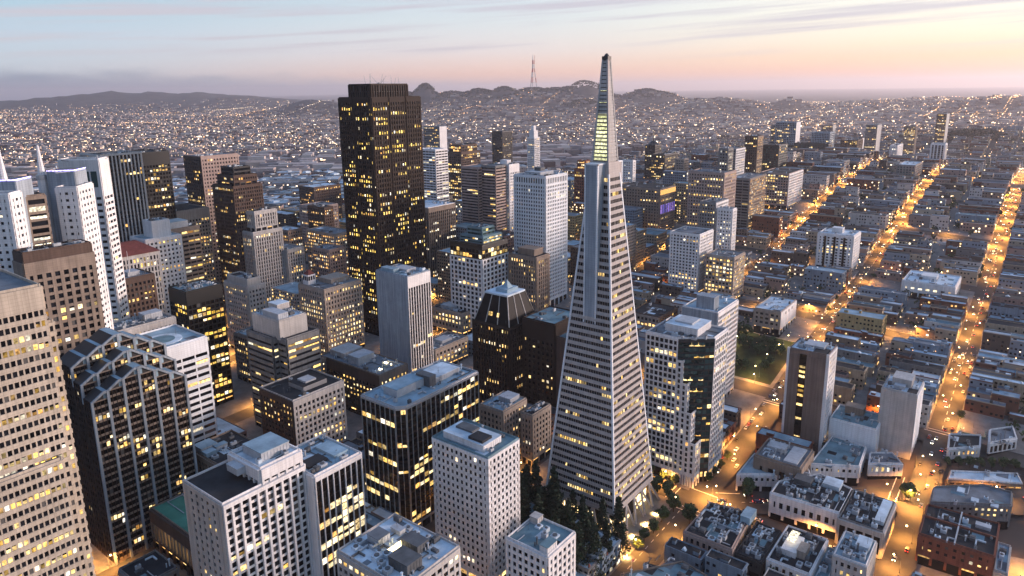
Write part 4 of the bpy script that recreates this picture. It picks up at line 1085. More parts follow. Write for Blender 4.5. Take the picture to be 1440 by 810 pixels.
tower(-470, -430, -640, -590, 104, 'tan hotel block right behind the tallest dark tower', wm(tan, .3), rf_grey, 'hotel', nm='hotel_building')
# nearer, right half
s = ST('grid', fh=3.1, cw=4.2, sp=.42, pr=.5, dep=.5, wall=white, lit=.12, crown=3)
r = B('apartment_tower', 'wide white slab block with dark balcony recesses on a raised base, right centre', 'apartment building',
  [V(-492, -460, -4, 31, 88, s, roof=rf_pale), V(-500, -452, -10, 36, 46, BLANK(white), z0=-3, roof=rf_grey)], extras=[(.3,.6,.3,.6,5,white)], units=4, unit_zone=0)
mb = MB(); g = r.location.z
for k in range(3):
    y = -11+k*9.5
    mb.box(16.0,16.9,y,y+2.2,48-g,86-g)
part('balcony_recess', mb, gl_dark, r)
s = ST('grid', fh=3.8, cw=4.4, sp=.45, pr=.4, dep=.4, wall=beige, lit=.55, crown=2.5)
B('office_building', 'low beige block with a plain white side wall beside the park trees', 'office building', [V(-325, -279.5, -8, 15.1, 50, s, faces={2: ST('grid', fh=9, cw=9, wall=white, sp=.75, pr=.7, lit=.05)}, roof=rf_pale)], units=6)
s = ST('grid', fh=4, cw=3.6, wall=beige, lit=1.6, litm=lw)
B('apartment_tower', 'curved front apartment block glowing yellow right of the pyramid top', 'apartment building', [V(-352, -322, -72, -44, 82, s, roof=rf_grey)], units=3)
s = ST('grid', fh=4, cw=4, wall=brown, lit=.6)
B('apartment_building', 'dark block with a big lit yellow side right beside the pyramid', 'apartment building', [V(-265, -228, -104, -74, 42, s, faces={1: ST('grid', fh=4, cw=4, wall=beige, lit=2, litm=lo)}, roof=rf_dark)], units=3)
B('apartment_building', 'tall cream block floodlit yellow from below in the dense streets', 'apartment building', [V(-300, -272, -56, -34, 52, ST('grid', fh=3.6, cw=4, wall=beige, lit=.4, litm=lo), roof=rf_blue)], units=2)
B('apartment_building', 'white building with rows of glowing lights facing the right edge avenue', 'apartment building', [V(-478, -430, 84, 128, 56, ST('grid', fh=5, cw=6, sp=.5, pr=.5, wall=white, lit=.5, litm=lwh, crown=5), roof=rf_pale)], extras=[(.3,.6,.3,.6,3,white)], units=8)
B('market_hall', 'long low hall with a bright floodlit white roof wall by the middle street', 'hall', [V(-640, -600, 58, 110, 64, ST('grid', fh=6, cw=8, wall=white, lit=1.4), roof=rf_pale)], units=4)

# ------------------------------------------------------------------ low old town at the lower right
def low(name, label, poly, z, wallm, rf, st=None, extras=(), units=5, par=None, cat='building'):
    xs = [p[0] for p in poly]
    a = sum(poly[i][0]*poly[(i+1) % len(poly)][1]-poly[(i+1) % len(poly)][0]*poly[i][1] for i in range(len(poly)))
    if a < 0: poly = poly[::-1]
    st = st or ST('grid', fh=4.2, cw=3.2, sp=.5, pr=.52, dep=.35, wall=wallm, lit=.2, crown=1.8, lobby=4.5, lobbylit=.6)
    return B(name, label, cat, [VP(poly, z, st, roof=rf, par=par or wallm)], extras=extras, units=units, near=True)
low('corner_building', 'white two-storey flatiron building with lit shops at the big junction', [(-62,59),(-86.5,94.4),(-93,91.8),(-92,58.8)], 14, white, rf_blue, units=3)
low('shop_building', 'white arcaded shop building with broad teal roof right of the flatiron', [(-98,91),(-105.3,103.8),(-112.3,116),(-141,114),(-144,93)], 15, white, rf_teal, units=5)
low('shop_building', 'small cream building lit by street lamps at the avenue corner', [(-123.3,119.4),(-135.4,136),(-147,128.3),(-139,117.1)], 13, white, rf_grey, units=3)
low('hotel_podium', 'brown concrete podium with dark window bays below the hotel slab', [(-103,64.6),(-76,64.6),(-76,91),(-103,91)], 22, tan, rf_grey, ST('grid', fh=13, cw=6, sp=.15, pr=.5, dep=.8, wall=tan, lit=.02, crown=5, lobby=0), extras=[(.1,.9,.6,.9,1.2,unit_m),(.2,.5,.1,.5,2,unit_m)], units=8)
low('apartment_building', 'pale blue-white blank walled block between hotel slab and white tower', [(-172,90),(-146,90),(-146,118),(-172,118)], 26, white, rf_teal, BLANK(whiteblue), extras=[(.1,.4,.2,.6,5,tan)], units=4)
low('bank_building', 'ornate white classical building with arched windows and cluttered black roof', [(-49,83),(-51,119),(-80,119),(-86,100),(-64,83)], 17, white, rf_dark,
    ST('grid', fh=6, cw=4.2, sp=.4, pr=.5, dep=.5, wall=white, lit=.15, crown=4, lobby=4), units=22, extras=[(.3,.5,.2,.45,3,unit_d),(.1,.35,.6,.85,2.5,rf_pale)])
low('bank_building', 'dark colonnaded end of the classical building with roof plant', [(-46.3,119.5),(-46.3,141),(-79.8,141),(-80,119.5)], 17, grey, rf_dark,
    ST('grid', fh=12, cw=4.6, sp=.05, pr=.22, dep=.6, wall=pale, lit=.05, crown=3, lobby=1, pane=gl_dark), units=14, extras=[(.1,.8,.75,.95,2,rf_pale)])
r = low('office_building', 'cream building with black roof and glowing skylight hut, bottom right', [(-28,99),(5.5,99),(5.5,119),(-28,119)], 14, white, rf_dark, extras=[(.3,.75,.2,.55,3,white),(.45,.7,.55,.75,4,beige)], units=10)
mb = MB(); mb.box(-6,4,-5,-1,14+3.2,14+3.5); part('lit_skylight', mb, lwh, r)
low('office_building', 'low block with pale blue patched roof beside the black roofed one', [(-28,126.5),(-5,126.5),(-5,141),(-28,141)], 22, pale, rf_blue, extras=[(.1,.5,.5,.9,2.5,rf_pale)], units=9, par=white)
low('office_building', 'grey teal roof strip between the two bottom right buildings', [(-26,119.3),(5,119.3),(5,126.2),(-26,126.2)], 11, pale, rf_teal, units=4)
low('warehouse', 'grey seamed flat roof with three skylights near the right edge', [(-93,156.3),(-116,191.9),(-131.5,191.4),(-131.5,178),(-112,155.5)], 16, grey, rf_grey, extras=[(.3,.45,.3,.4,.8,rf_pale),(.5,.62,.5,.6,.8,rf_pale),(.5,.6,.75,.85,.8,rf_pale)], units=2)
low('brick_building', 'red brick building with dark roof and firewalls, bottom right', [(-56,155.9),(-57,188),(-90.7,188),(-88.1,155.3)], 17, brick, rf_dark, ST('grid', fh=4, cw=3.6, sp=.55, pr=.6, dep=.3, wall=brick, lit=.12, crown=2), extras=[(.45,.47,.02,.98,1.3,brick),(.02,.98,.48,.5,1.2,unit_m),(.2,.3,.7,.9,1.6,unit_m)], units=10)
low('annex', 'low pale blue roofed annex at the right edge by the car park', [(-57,188.5),(-57,194),(-84,194),(-84,188.5)], 10, pale, rf_blue, units=1)
low('row_building', 'dark flat roofs packed with vents in front of the junction trees', [(11,57.5),(11,83),(-26,80),(-22.4,58)], 15, pink, rf_dark, extras=[(.02,.3,.8,1.0,4,rf_blue)], units=22)
low('row_building', 'black roofed courtyard block below the classical building', [(-24,84),(8,84),(8,97),(-24,97)], 12, dkgrey, rf_dark, units=14)
low('pavilion', 'teal metal roof at the bottom edge beside the redwood grove', [(58,46),(31,66),(34,80),(56,76)], 13, tan, rf_teal, units=6)
low('apartment_building', 'white bay-windowed building over an arcade at the right avenue corner', [(-166.5,156.3),(-182,172),(-200,171),(-190,154.5)], 16, white, rf_dark, units=3)
r = low('theatre_building', 'pale building with tall glowing pilasters near the right edge', [(-186,176.5),(-204,190),(-222,187),(-208,175.3)], 18, white, rf_grey, ST('grid', fh=12, cw=4, sp=.1, pr=.25, dep=.4, wall=white, lit=.3, crown=2), units=3)
low('shop_row', 'low dark shop row with glowing fronts at the right avenue corner', [(-140,160),(-152,160),(-172,193),(-160,196)], 9, white, rf_pale, ST('grid', fh=5, cw=4, sp=.2, pr=.2, wall=tan, lit=.8, litm=lo, crown=1.6, lobby=0), units=3)
low('corner_cafe', 'small copper-green turreted corner building at the right edge', [(-232,159),(-206,159),(-206,173),(-232,173)], 12, mat('verdigris', (.2,.27,.23), .7, .2, .2), copper, units=3)
# ------------------------------------------------------------------ ground, streets, blocks
def ground():
    az0 = HEAD; rings = [8.]
    while rings[-1] < 45000: rings.append(rings[-1]*1.045+1.5)
    angs = [R(-180+6*k) for k in range(20)]+[R(-60+.45*k) for k in range(267)]+[R(60.6+5.4*k) for k in range(23)]
    angs = [a for a in angs if a < R(179)]
    n = len(angs); mb = MB()
    mb.v.append((CAM[0], CAM[1], -1.8))
    for r_ in rings:
        for a in angs:
            x = CAM[0]+math.sin(az0+a)*r_; y = CAM[1]+math.cos(az0+a)*r_
            d = r_; drop = 1.8 if d < 3200 else .2
            mb.v.append((x, y, T(x, y)-drop))
    for j in range(n): mb.f.append((0, 1+(j+1) % n, 1+j)); mb.m.append(0)
    for i in range(len(rings)-1):
        for j in range(n):
            k = (j+1) % n; a = 1+i*n
            mb.f.append((a+j, a+k, a+n+k, a+n+j)); mb.m.append(0)
    m = mat('far_ground', (.065,.052,.048), .95, .6, .006)
    o = struct('ground', mb, m); o.data.flip_normals() if o.data.polygons[5000].normal.z < 0 else None
    for p in o.data.polygons: p.use_smooth = True
ground()

EW = [-900,-795,-690,-585,-480,-373,-268,-165,-60,44,149,256,361,466,571,676,781]
NS = [340,216,116,-37,-192,-338,-485,-632,-779,-925,-1072,-1219,-1366,-1512,-1659,-1812,-1959,-2105,-2250,-2400,-2550]
def strip(name, pts, hw, dz, m):
    mb = MB(); q = []
    for i, (x, y) in enumerate(pts):
        a = pts[max(0, i-1)]; c = pts[min(len(pts)-1, i+1)]
        dx, dy = c[0]-a[0], c[1]-a[1]; l = math.hypot(dx, dy); nx, ny = -dy/l, dx/l
        q.append(((x+nx*hw, y+ny*hw), (x-nx*hw, y-ny*hw)))
    for i in range(len(q)-1):
        (a, b_), (c, d) = q[i], q[i+1]
        f = lambda p: (p[0], p[1], T(*p)+dz)
        mb.quad(f(a), f(b_), f(d), f(c))
    return struct(name, mb, m)
def dense(a, c, step=14):
    l = math.hypot(c[0]-a[0], c[1]-a[1]); n = max(1, int(l/step))
    return [(a[0]+(c[0]-a[0])*i/n, a[1]+(c[1]-a[1])*i/n) for i in range(n+1)]
def hw_of(y): return 7 if y in (-60, 44, 149) else 6.5
for y in EW: strip('street', dense((340, y), (-2560, y)), hw_of(y)+1, .04, asphalt)
for x in NS: strip('street', dense((x, -910), (x, 790)), 8, 0., asphalt)
COLUMBUS = [(-37,44),(-50,62),(-73,94),(-97,120),(-118,152),(-170,235)]
cpts = []
for i in range(len(COLUMBUS)-1): cpts += dense(COLUMBUS[i], COLUMBUS[i+1], 8)[:-1]
strip('avenue', cpts, 12, .06, asphalt)

def slab(poly, dz=.16, step=14):
    xs = [p[0] for p in poly]; ys = [p[1] for p in poly]
    mb = MB()
    if len(poly) == 4 and poly[0][1] == poly[1][1]:
        x0, x1, y0, y1 = min(xs), max(xs), min(ys), max(ys)
        nx, ny = max(1, int((x1-x0)/step)), max(1, int((y1-y0)/step))
        X = [x0+(x1-x0)*i/nx for i in range(nx+1)]; Y = [y0+(y1-y0)*j/ny for j in range(ny+1)]
        for y in Y:
            for x in X: mb.v.append((x, y, T(x, y)+dz))
        for j in range(ny):
            for i in range(nx):
                a = j*(nx+1)+i; mb.f.append((a, a+1, a+nx+2, a+nx+1)); mb.m.append(0)
        edge = [(x, y0) for x in X]+[(x1, y) for y in Y[1:]]+[(x, y1) for x in X[::-1][1:]]+[(x0, y) for y in Y[::-1][1:]]
        for a, c in zip(edge, edge[1:]):
            mb.quad((*a, T(*a)-2), (*c, T(*c)-2), (*c, T(*c)+dz), (*a, T(*a)+dz))
    else:
        mb.prism(poly, -2, dz)
    return struct('pavement', mb, pave)
BLOCKS = []
for i in range(len(NS)-1):
    for j in range(len(EW)-1):
        x1, x0 = NS[i]-7.5, NS[i+1]+7.5
        y0, y1 = EW[j]+hw_of(EW[j])+1, EW[j+1]-hw_of(EW[j+1])-1
        c = proj(((x0+x1)/2, (y0+y1)/2, T((x0+x1)/2, (y0+y1)/2)))
        if c[2] < 60 or c[0] < -350 or c[0] > 1700 or c[1] > 1250: continue
        if (NS[i], EW[j]) == (-37, 44): continue
        if (NS[i], EW[j]) == (-37, 149): continue
        slab(rect(x0, x1, y0, y1)); BLOCKS.append((x0, x1, y0, y1))
slab([(-184,52),(-58,52),(-88,95),(-114,119),(-141,141),(-184,141)]); BLOCKS.append((-184,-104,52,141))
slab([(-44.5,80),(-44.5,142),(-88,142),(-86,112),(-62,82)]); slab([(-30,54),(108,54),(108,143),(-30,143)])
slab([(-46,154),(-46,246),(-155,246),(-112,154)]); slab([(-184,157),(-137,157),(-184,240)])
PARK = (-278,-203,-49,33)
mb = MB(); x0,x1,y0,y1 = PARK
X = [x0+(x1-x0)*i/6 for i in range(7)]; Y = [y0+(y1-y0)*i/6 for i in range(7)]
for i in range(6):
    for j in range(6):
        f = lambda a, c: (a, c, T(a, c)+.26)
        mb.quad(f(X[i],Y[j]), f(X[i+1],Y[j]), f(X[i+1],Y[j+1]), f(X[i],Y[j+1]))
struct('park_lawn', mb, mat('lawn', (.02,.03,.014), .95, .4, .2))
mb = MB(); mb.prism([(29,-40),(70,-40),(70,36),(31,36),(29,28)], .1, .3); struct('grove_bed', mb, mat('grove_soil', (.02,.02,.012), .95, .4, .4))
# painted markings at the big junction and along the three bright streets
def mark(a, c, w, n=1):
    mb = MB(); dx, dy = c[0]-a[0], c[1]-a[1]; l = math.hypot(dx, dy); nx, ny = -dy/l*w/2, dx/l*w/2
    f = lambda x, y: (x, y, T(x, y)+.075)
    for k in range(n):
        t0, t1 = k/n, (k+(1 if n == 1 else .45))/n
        p, q = (a[0]+dx*t0, a[1]+dy*t0), (a[0]+dx*t1, a[1]+dy*t1)
        mb.quad(f(p[0]-nx,p[1]-ny), f(q[0]-nx,q[1]-ny), f(q[0]+nx,q[1]+ny), f(p[0]+nx,p[1]+ny))
    struct('road_marking', mb, paint)
for y in (-60, 44, 149): mark((-205, y), (-620, y), .35, 40)
for a, c in (((-24,33),(-24,55)),((-27.5,33),(-27.5,55)),((-48,33),(-48,53)),((-46,57),(-28,57)),((-46,60),(-28,60)),((-46,31),(-28,31)),((-46,28),(-28,28)),
             ((-52,50),(-60,62)),((-98,138),(-135,138)),((-98,134),(-132,134)),((-181,34),(-181,54)),((-178,34),(-178,54)),((-202,139),(-202,159)),((-199,139),(-199,159))):
    mark(a, c, .55)
mark((-52,66), (-92,117), .3, 14); mark((-22,40.5), (110,40.5), .3, 20)

# ------------------------------------------------------------------ houses and fill
def dot(mb, x, y, z, r):
    i = len(mb.v); mb.v += [(x-r,y,z),(x,y-r,z),(x+r,y,z),(x,y+r,z),(x,y,z-r),(x,y,z+r)]
    for a in ((0,1,5),(1,2,5),(2,3,5),(3,0,5),(1,0,4),(2,1,4),(3,2,4),(0,3,4)): mb.f.append(tuple(i+k for k in a)); mb.m.append(0)
WALLC = dict(cream=(.34,.275,.20), white=(.46,.44,.42), grey=(.17,.165,.16), tan=(.20,.15,.11), pink=(.27,.17,.145), brick=(.17,.06,.035), brown=(.085,.06,.048), blue=(.19,.24,.29), yellow=(.36,.27,.13))
WALLM = {k: mat('house_'+k, c, .85, .18, .15, streak=.2) for k, c in WALLC.items()}
ROOFM = {'pale': rf_pale, 'dark': rf_dark, 'grey': rf_grey, 'blue-grey': rf_blue, 'teal': rf_teal}
def overlap(x0, x1, y0, y1, m=1.5):
    for a in FOOT:
        if x0 < a[1]+m and x1 > a[0]-m and y0 < a[3]+m and y1 > a[2]-m: return True
    return m > .5 and x0 < PARK[1] and x1 > PARK[0] and y0 < PARK[3] and y1 > PARK[2]
LOTS = []; YARDS = []
for bi, (x0, x1, y0, y1) in enumerate(BLOCKS):
    ym = (y0+y1)/2
    cx_ = (x0+x1)/2
    down = ym < -150 and cx_ > -640
    hill = -1350 < cx_ <= -470 and -480 < ym < -40
    for row in (0, 1):
        x = x1-1.5
        k = 0
        while x > x0+9:
            big = not down and rng.random() < (.26 if hill else .08)
            w = min(rng.uniform(18, 34) if down else rng.uniform(13, 19) if big else rng.uniform(6.2, 11), x-x0-1)
            dep = (y1-y0)/2-2
            d = dep*(rng.uniform(.85, 1) if down else rng.choice((.6,.7,.78,.85,.9,.95,.99)))
            ya, yb = (y1-1-d, y1-1) if row else (y0+1, y0+1+d)
            h = rng.choice((12,15,18,22,26,32,40,52)) if down else (rng.choice((10,12,14,17,20,26,34,44,56) if big else (10,11,13,14,17,20)) if hill else rng.choice((6,7.5,8.5,9.5,10.5,11,12.5,13,15)))
            if big: h = rng.choice((13,16,19,23))
            if not down and rng.random() < .05: YARDS.append((x-w/2, (ya+yb)/2)); x -= w; k += 1; continue
            if not down and d < dep*.8: YARDS.append((x-w/2, (yb-d-3) if row else (ya+d+3)))
            if down and cx_ > -200: h = rng.choice((13,16,20,25,31,38))
            if cx_ > -37: h = rng.uniform(9, 16)
            xa = x-w
            if not overlap(xa, x, ya, yb):
                if not down and not big and rng.random() < .5:      # front house and a lower or higher one behind it
                    f = rng.uniform(.4, .66); h2 = max(4.5, h+rng.choice((-4,-3,-2.5,2.5,3.5)))
                    ysp = yb-(yb-ya)*f if row else ya+(yb-ya)*f
                    gap = rng.choice((.1,.1,2.5))
                    fr, re = ((ysp, yb), (ya, ysp-gap)) if row else ((ya, ysp), (ysp+gap, yb))
                    LOTS.append([xa, x, fr[0], fr[1], h, bi, row, k, down]); LOTS.append([xa+rng.choice((0,0,1.2)), x, re[0], re[1], h2, bi, row, k, down])
                else: LOTS.append([xa, x, ya, yb, h, bi, row, k, down])
            x = xa-(.12 if not down else 1.5); k += 1
def score(l):
    c = ((l[0]+l[1])/2, (l[2]+l[3])/2); p = proj((*c, T(*c)+l[4]))
    if p[2] < 50 or not (-15 < p[0] < 1455 and 100 < p[1] < 830): return 0
    return math.sqrt((l[1]-l[0])*(l[3]-l[2]))*FPX/p[2]
LOTS = [(score(l), l) for l in LOTS]
LOTS = sorted([l for l in LOTS if l[0] > 0], key=lambda t: -t[0])
ORD = ('first','second','third','fourth','fifth','sixth','seventh','eighth','ninth','tenth','eleventh','twelfth','thirteenth','fourteenth','fifteenth','sixteenth','seventeenth','eighteenth','nineteenth','twentieth')
STN = {-60: 'left bright street', 44: 'middle bright street', 149: 'right bright avenue'}
def where(l):
    x0, x1, y0, y1 = BLOCKS[l[5]]
    s = y1+hw_of(0)+3 if l[6] else y0-hw_of(0)-3
    sy = min(EW, key=lambda v: abs(v-(y1+10 if l[6] else y0-10)))
    blk = max(0, min(19, sum(1 for v in NS if v > x1)-4))
    if sy in STN:
        side = 'left' if l[6] else 'right'
        return f"{ORD[min(l[7],19)]} on {ORD[blk]} block, {side} side of {STN[sy]}"
    near = min(STN, key=lambda v: abs(v-sy)); n = EW.index(sy)-EW.index(near)
    side = 'right of' if n > 0 else 'left of'
    return f"{ORD[min(l[7],19)]} on {ORD[blk]} block, {ORD[min(19,2*abs(n)-2+(l[6] if n<0 else 1-l[6]))]} row beyond {STN[near]}"
def add_house_geo(l, W, RF, WIN, LIT, zb, ox, oy, rich):
    x0, x1, y0, y1, h = l[0]-ox, l[1]-ox, l[2]-oy, l[3]-oy, l[4]
    W.box(x0, x1, y0, y1, zb-4, zb+h, 0, bottom=False)
    p = .35; 
    for a in ((x0,x1,y0,y0+p),(x0,x1,y1-p,y1),(x0,x0+p,y0+p,y1-p),(x1-p,x1,y0+p,y1-p)): W.box(a[0],a[1],a[2],a[3],zb+h+.002,zb+h+.75,0,bottom=False)
    RF.box(x0+p, x1-p, y0+p, y1-p, zb+h-.5, zb+h+.15, 0, bottom=False)
    nfl = max(1, int(h/3.3)); fh = h/nfl; t = l[8]
    faces = [('E', y0, y1), ('N', x0, x1) if (y1+oy) < CAM[1] else ('S', x0, x1)]
    busy = rng.choice((0,.03,.06,.12,.3))
    for f, a, c in faces:
        n = max(1, int((c-a)/(3.0 if t else 2.8))); cw = (c-a)/n
        for i in range(nfl):
            for j in range(n):
                if f == 'E' and not t and rng.random() < .45: continue
                ww = cw*.26; u = a+(j+.5)*cw; za, zb_ = zb+i*fh+.9, zb+i*fh+2.5
                if i == 0 and rich and f != 'E': za = zb+.4; ww = cw*.4
                q = ([(x1+.05,u-ww,za),(x1+.05,u+ww,za),(x1+.05,u+ww,zb_),(x1+.05,u-ww,zb_)] if f == 'E' else
                     [(u+ww,y1+.05,za),(u-ww,y1+.05,za),(u-ww,y1+.05,zb_),(u+ww,y1+.05,zb_)] if f == 'N' else
                     [(u-ww,y0-.05,za),(u+ww,y0-.05,za),(u+ww,y0-.05,zb_),(u-ww,y0-.05,zb_)])
                on = rng.random() < busy+(.25 if i == 0 and f != 'E' else 0)
                (LIT if on else WIN).quad(*q)
                if rich and not on and rng.random() < .8:
                    if f == 'E': W.box(x1, x1+.22, u-ww-.1, u+ww+.1, za-.2, za-.03, 0)
                    elif f == 'N': W.box(u-ww-.1, u+ww+.1, y1, y1+.22, za-.2, za-.03, 0)
    if rich and not t and y1-y0 > 8:
        nb = 1 if x1-x0 < 11 else 2; north = (y1+oy) < CAM[1]
        for k in range(nb):
            u = x0+(k+.5)*(x1-x0)/nb+rng.uniform(-.6,.6); w2 = 1.25; ys, yo = (y1, .95) if north else (y0, -.95)
            if rng.random() < .75:
                p4 = [(u-w2,ys),(u+w2,ys),(u+w2*.6,ys+yo),(u-w2*.6,ys+yo)]
                if not north: p4 = p4[::-1]
                if north: p4 = [p4[3],p4[2],p4[1],p4[0]][::-1]
                W.prism(p4, zb+3.2, zb+h-.4, 0, bottom=True)
                for i in range(1, nfl):
                    q = [(u+w2*.5,ys+yo*1.05,zb+i*fh+.9),(u-w2*.5,ys+yo*1.05,zb+i*fh+.9),(u-w2*.5,ys+yo*1.05,zb+i*fh+2.5),(u+w2*.5,ys+yo*1.05,zb+i*fh+2.5)]
                    if not north: q = q[::-1]
                    (LIT if rng.random() < busy+.1 else WIN).quad(*q)
            elif nfl > 2:          # iron balconies of a fire escape
                for i in range(1, nfl): W.box(u-1.6, u+1.6, min(ys,ys+yo), max(ys,ys+yo), zb+i*fh+.5, zb+i*fh+.62, 0); W.box(u-1.6, u+1.6, ys+yo-.04, ys+yo+.04, zb+i*fh+1.3, zb+i*fh+1.38, 0)
    if rich:   # cornice on the street face
        if (y1+oy) < CAM[1]: W.box(x0-.05, x1+.05, y1, y1+.5, zb+h-.1, zb+h+.5, 0)
wk = list(WALLC)+['white','white','cream','grey','blue','pink','cream']; rk = list(ROOFM)
NIND = 290
seen_lab = {}; LOTKEY = {}
ORD_N = ('','one','two','three','four','five','six','seven','eight','nine','ten-plus')
for sc_, l in LOTS[:NIND]:
    ox, oy = (l[0]+l[1])/2, (l[2]+l[3])/2; g = T(ox, oy)
    wc = rng.choice(wk); rc = rng.choice(('pale','dark','grey','pale','blue-grey','blue-grey','teal','dark'))
    W, RF, WIN, LIT = MB(), MB(), MB(), MB()
    add_house_geo(l, W, RF, WIN, LIT, 0, ox, oy, True)
    nm = 'office_building' if l[8] else ('apartment_building' if l[4] > 14 else 'row_house')
    o = link(nm, W.mesh(nm, WALLM[wc]), None, (ox, oy, g))
    lab = f"{ORD_N[min(10, max(1, round(l[4]/3.3)))]}-storey {wc} {'block' if l[8] else 'house'}, {rc} roof, {where(l)}"
    tag(o, lab, 'office building' if l[8] else 'house', 'mid-height downtown blocks' if l[8] else 'low houses along the hillside streets')
    seen_lab.setdefault(lab, []).append(o); LOTKEY.setdefault((l[5],l[6],l[7]), []).append((l, o))
    part('roof', RF, ROOFM[rc], o)
    part('window', WIN, gl, o, len(WIN.f) > 12); part('lit_window', LIT, rng.choice((lw, lw, lo, lwh)), o, len(LIT.f) > 12)
    hw_, hd = (l[1]-l[0])/2, (l[3]-l[2])/2
    for k in range(rng.choice((1, 2, 2, 3))):
        mb = MB(); w, d, h = rng.uniform(1.5, 3.2), rng.uniform(1.5, 4.5), rng.uniform(.5, 2.6)
        x, y = rng.uniform(-hw_+1, max(-hw_+1.1, hw_-w-1)), rng.uniform(-hd+1, max(-hd+1.1, hd-d-1))
        if h > 1.3: mb.box(x, x+w, y, y+d, l[4], l[4]+h); mb.box(x-.1, x+w+.1, y-.1, y+d+.1, l[4]+h, l[4]+h+.18, 1); part('roof_hut', mb, [WALLM[wc], ROOFM[rc]], o)
        else: mb.hexa([(x,y,l[4]),(x+w,y,l[4]),(x+w,y+d,l[4]),(x,y+d,l[4]),(x,y+d*.4,l[4]+h+.4),(x+w,y+d*.4,l[4]+h+.4),(x+w,y+d*.6,l[4]+h+.4),(x,y+d*.6,l[4]+h+.4)]); part('skylight', mb, rf_pale, o)
    if rng.random() < .5:
        mb = MB(); x, y = rng.uniform(-hw_+.6, hw_-.6), rng.choice((-hd+.8, hd-.8)); mb.box(x-.4, x+.4, y-.4, y+.4, l[4], l[4]+1.9); mb.tube((x,y,l[4]+1.9),(x,y,l[4]+2.4),.2,n=6); part('chimney', mb, brick, o)
for lab, objs in seen_lab.items():
    if len(objs) > 1:
        for i, o in enumerate(sorted(objs, key=lambda o: o.location.y)): o['label'] = lab.replace('roof,', ('roof, left-hand,', 'roof, right-hand,')[min(i,1)])
W, RF, WIN, LIT = MB(), MB(), MB(), MB()
for sc_, l in LOTS[NIND:]:
    ox, oy = (l[0]+l[1])/2, (l[2]+l[3])/2
    add_house_geo(l, W, RF, WIN, LIT, T(ox, oy), 0, 0, False)
    for k in range(rng.choice((0, 1, 2))):
        x, y = rng.uniform(l[0], l[1]-2), rng.uniform(l[2], l[3]-3); RF.box(x, x+2, y, y+rng.uniform(1.5, 4), T(ox,oy)+l[4], T(ox,oy)+l[4]+rng.uniform(.6,2.4), 0)
far_wall = mat('far_wall', (.3,.3,.3), .9, .15, .05, isl_cols=[(.34,.28,.21),(.46,.43,.41),(.16,.15,.15),(.2,.15,.12),(.28,.19,.16),(.15,.06,.04),(.085,.065,.055),(.2,.23,.27)])
far_roof = mat('far_roof', (.3,.3,.3), .9, .4, .06, isl_cols=[(.20,.22,.245),(.04,.04,.045),(.52,.60,.66),(.13,.16,.19),(.06,.06,.06),(.30,.38,.43),(.46,.50,.53)])
def stuff(name, mb, m, label, cat):
    if not mb.f: return
    o = link(name, mb.mesh(name, m)); o['kind'] = 'stuff'; tag(o, label, cat); return o
houses = stuff('distant_houses', W, far_wall, 'dense mass of further houses stepping up the hillsides', 'houses')
part('roofs', RF, far_roof, houses, True); part('windows', WIN, gl, houses, True); part('lit_windows', LIT, lit('lit_far', (1,.66,.26), (1,.85,.6), .8, 3.0), houses, True)

mb = MB(); r_ = random.Random(21)
for x, y in YARDS:
    p = proj((x, y, T(x, y)))
    if not (-20 < p[0] < 1460 and 100 < p[1] < 830): continue
    z = T(x, y); n = 26 if p[2] < 900 else 12; sc_ = r_.uniform(.7, 1.4)
    for s in range(n):
        q = Vector((x+r_.gauss(0,1.9)*sc_, y+r_.gauss(0,1.9)*sc_, z+sc_*r_.uniform(1.5, 7))); u = Vector((r_.gauss(0,1),r_.gauss(0,1),r_.gauss(0,1))).normalized(); v = u.orthogonal().normalized(); s_ = r_.uniform(.5,1.2)*(1 if n > 20 else 1.5)
        mb.quad(tuple(q-u*s_-v*s_), tuple(q+u*s_-v*s_), tuple(q+u*s_+v*s_), tuple(q-u*s_+v*s_))
stuff('garden_trees', mb, leaf, 'dark garden trees and shrubs in the yards behind the houses', 'trees')
mb = MB(); DL = []
for x in NS[5:]:
    y = -420.
    while y < 330:
        y += rng.uniform(24, 40)
        if any(abs(y-e) < 9 for e in EW): continue
        p = proj((x, y, T(x, y)))
        if 0 < p[0] < 1440 and p[2] > 0: dot(mb, x+rng.choice((-6.5, 6.5)), y, T(x, y)+8, max(.4, p[2]*.0004)); DL.append((x, y)) if rng.random() < .45 and x > -1500 else None
for y in (-165, -268, -373, 256, 361):
    x = -360.
    while x > -2400:
        x -= rng.uniform(26, 46); p = proj((x, y, T(x, y)))
        if 0 < p[0] < 1440: dot(mb, x, y+rng.choice((-6, 6)), T(x, y)+8, max(.4, p[2]*.0004)); DL.append((x, y)) if rng.random() < .25 and x > -1500 else None
for x in (-192,-338,-485):
    y = -880.
    while y < -420: y += rng.uniform(28, 44); dot(mb, x+rng.choice((-6.5, 6.5)), y, T(x, y)+8, .5); DL.insert(0, (x, y))
DLAMPS = stuff('distant_lamps', mb, lit('lit_far_lamps', (1,.50,.16), (1,.62,.30), 3, 12), 'scattered orange street lamps between the further houses', 'street lamps')
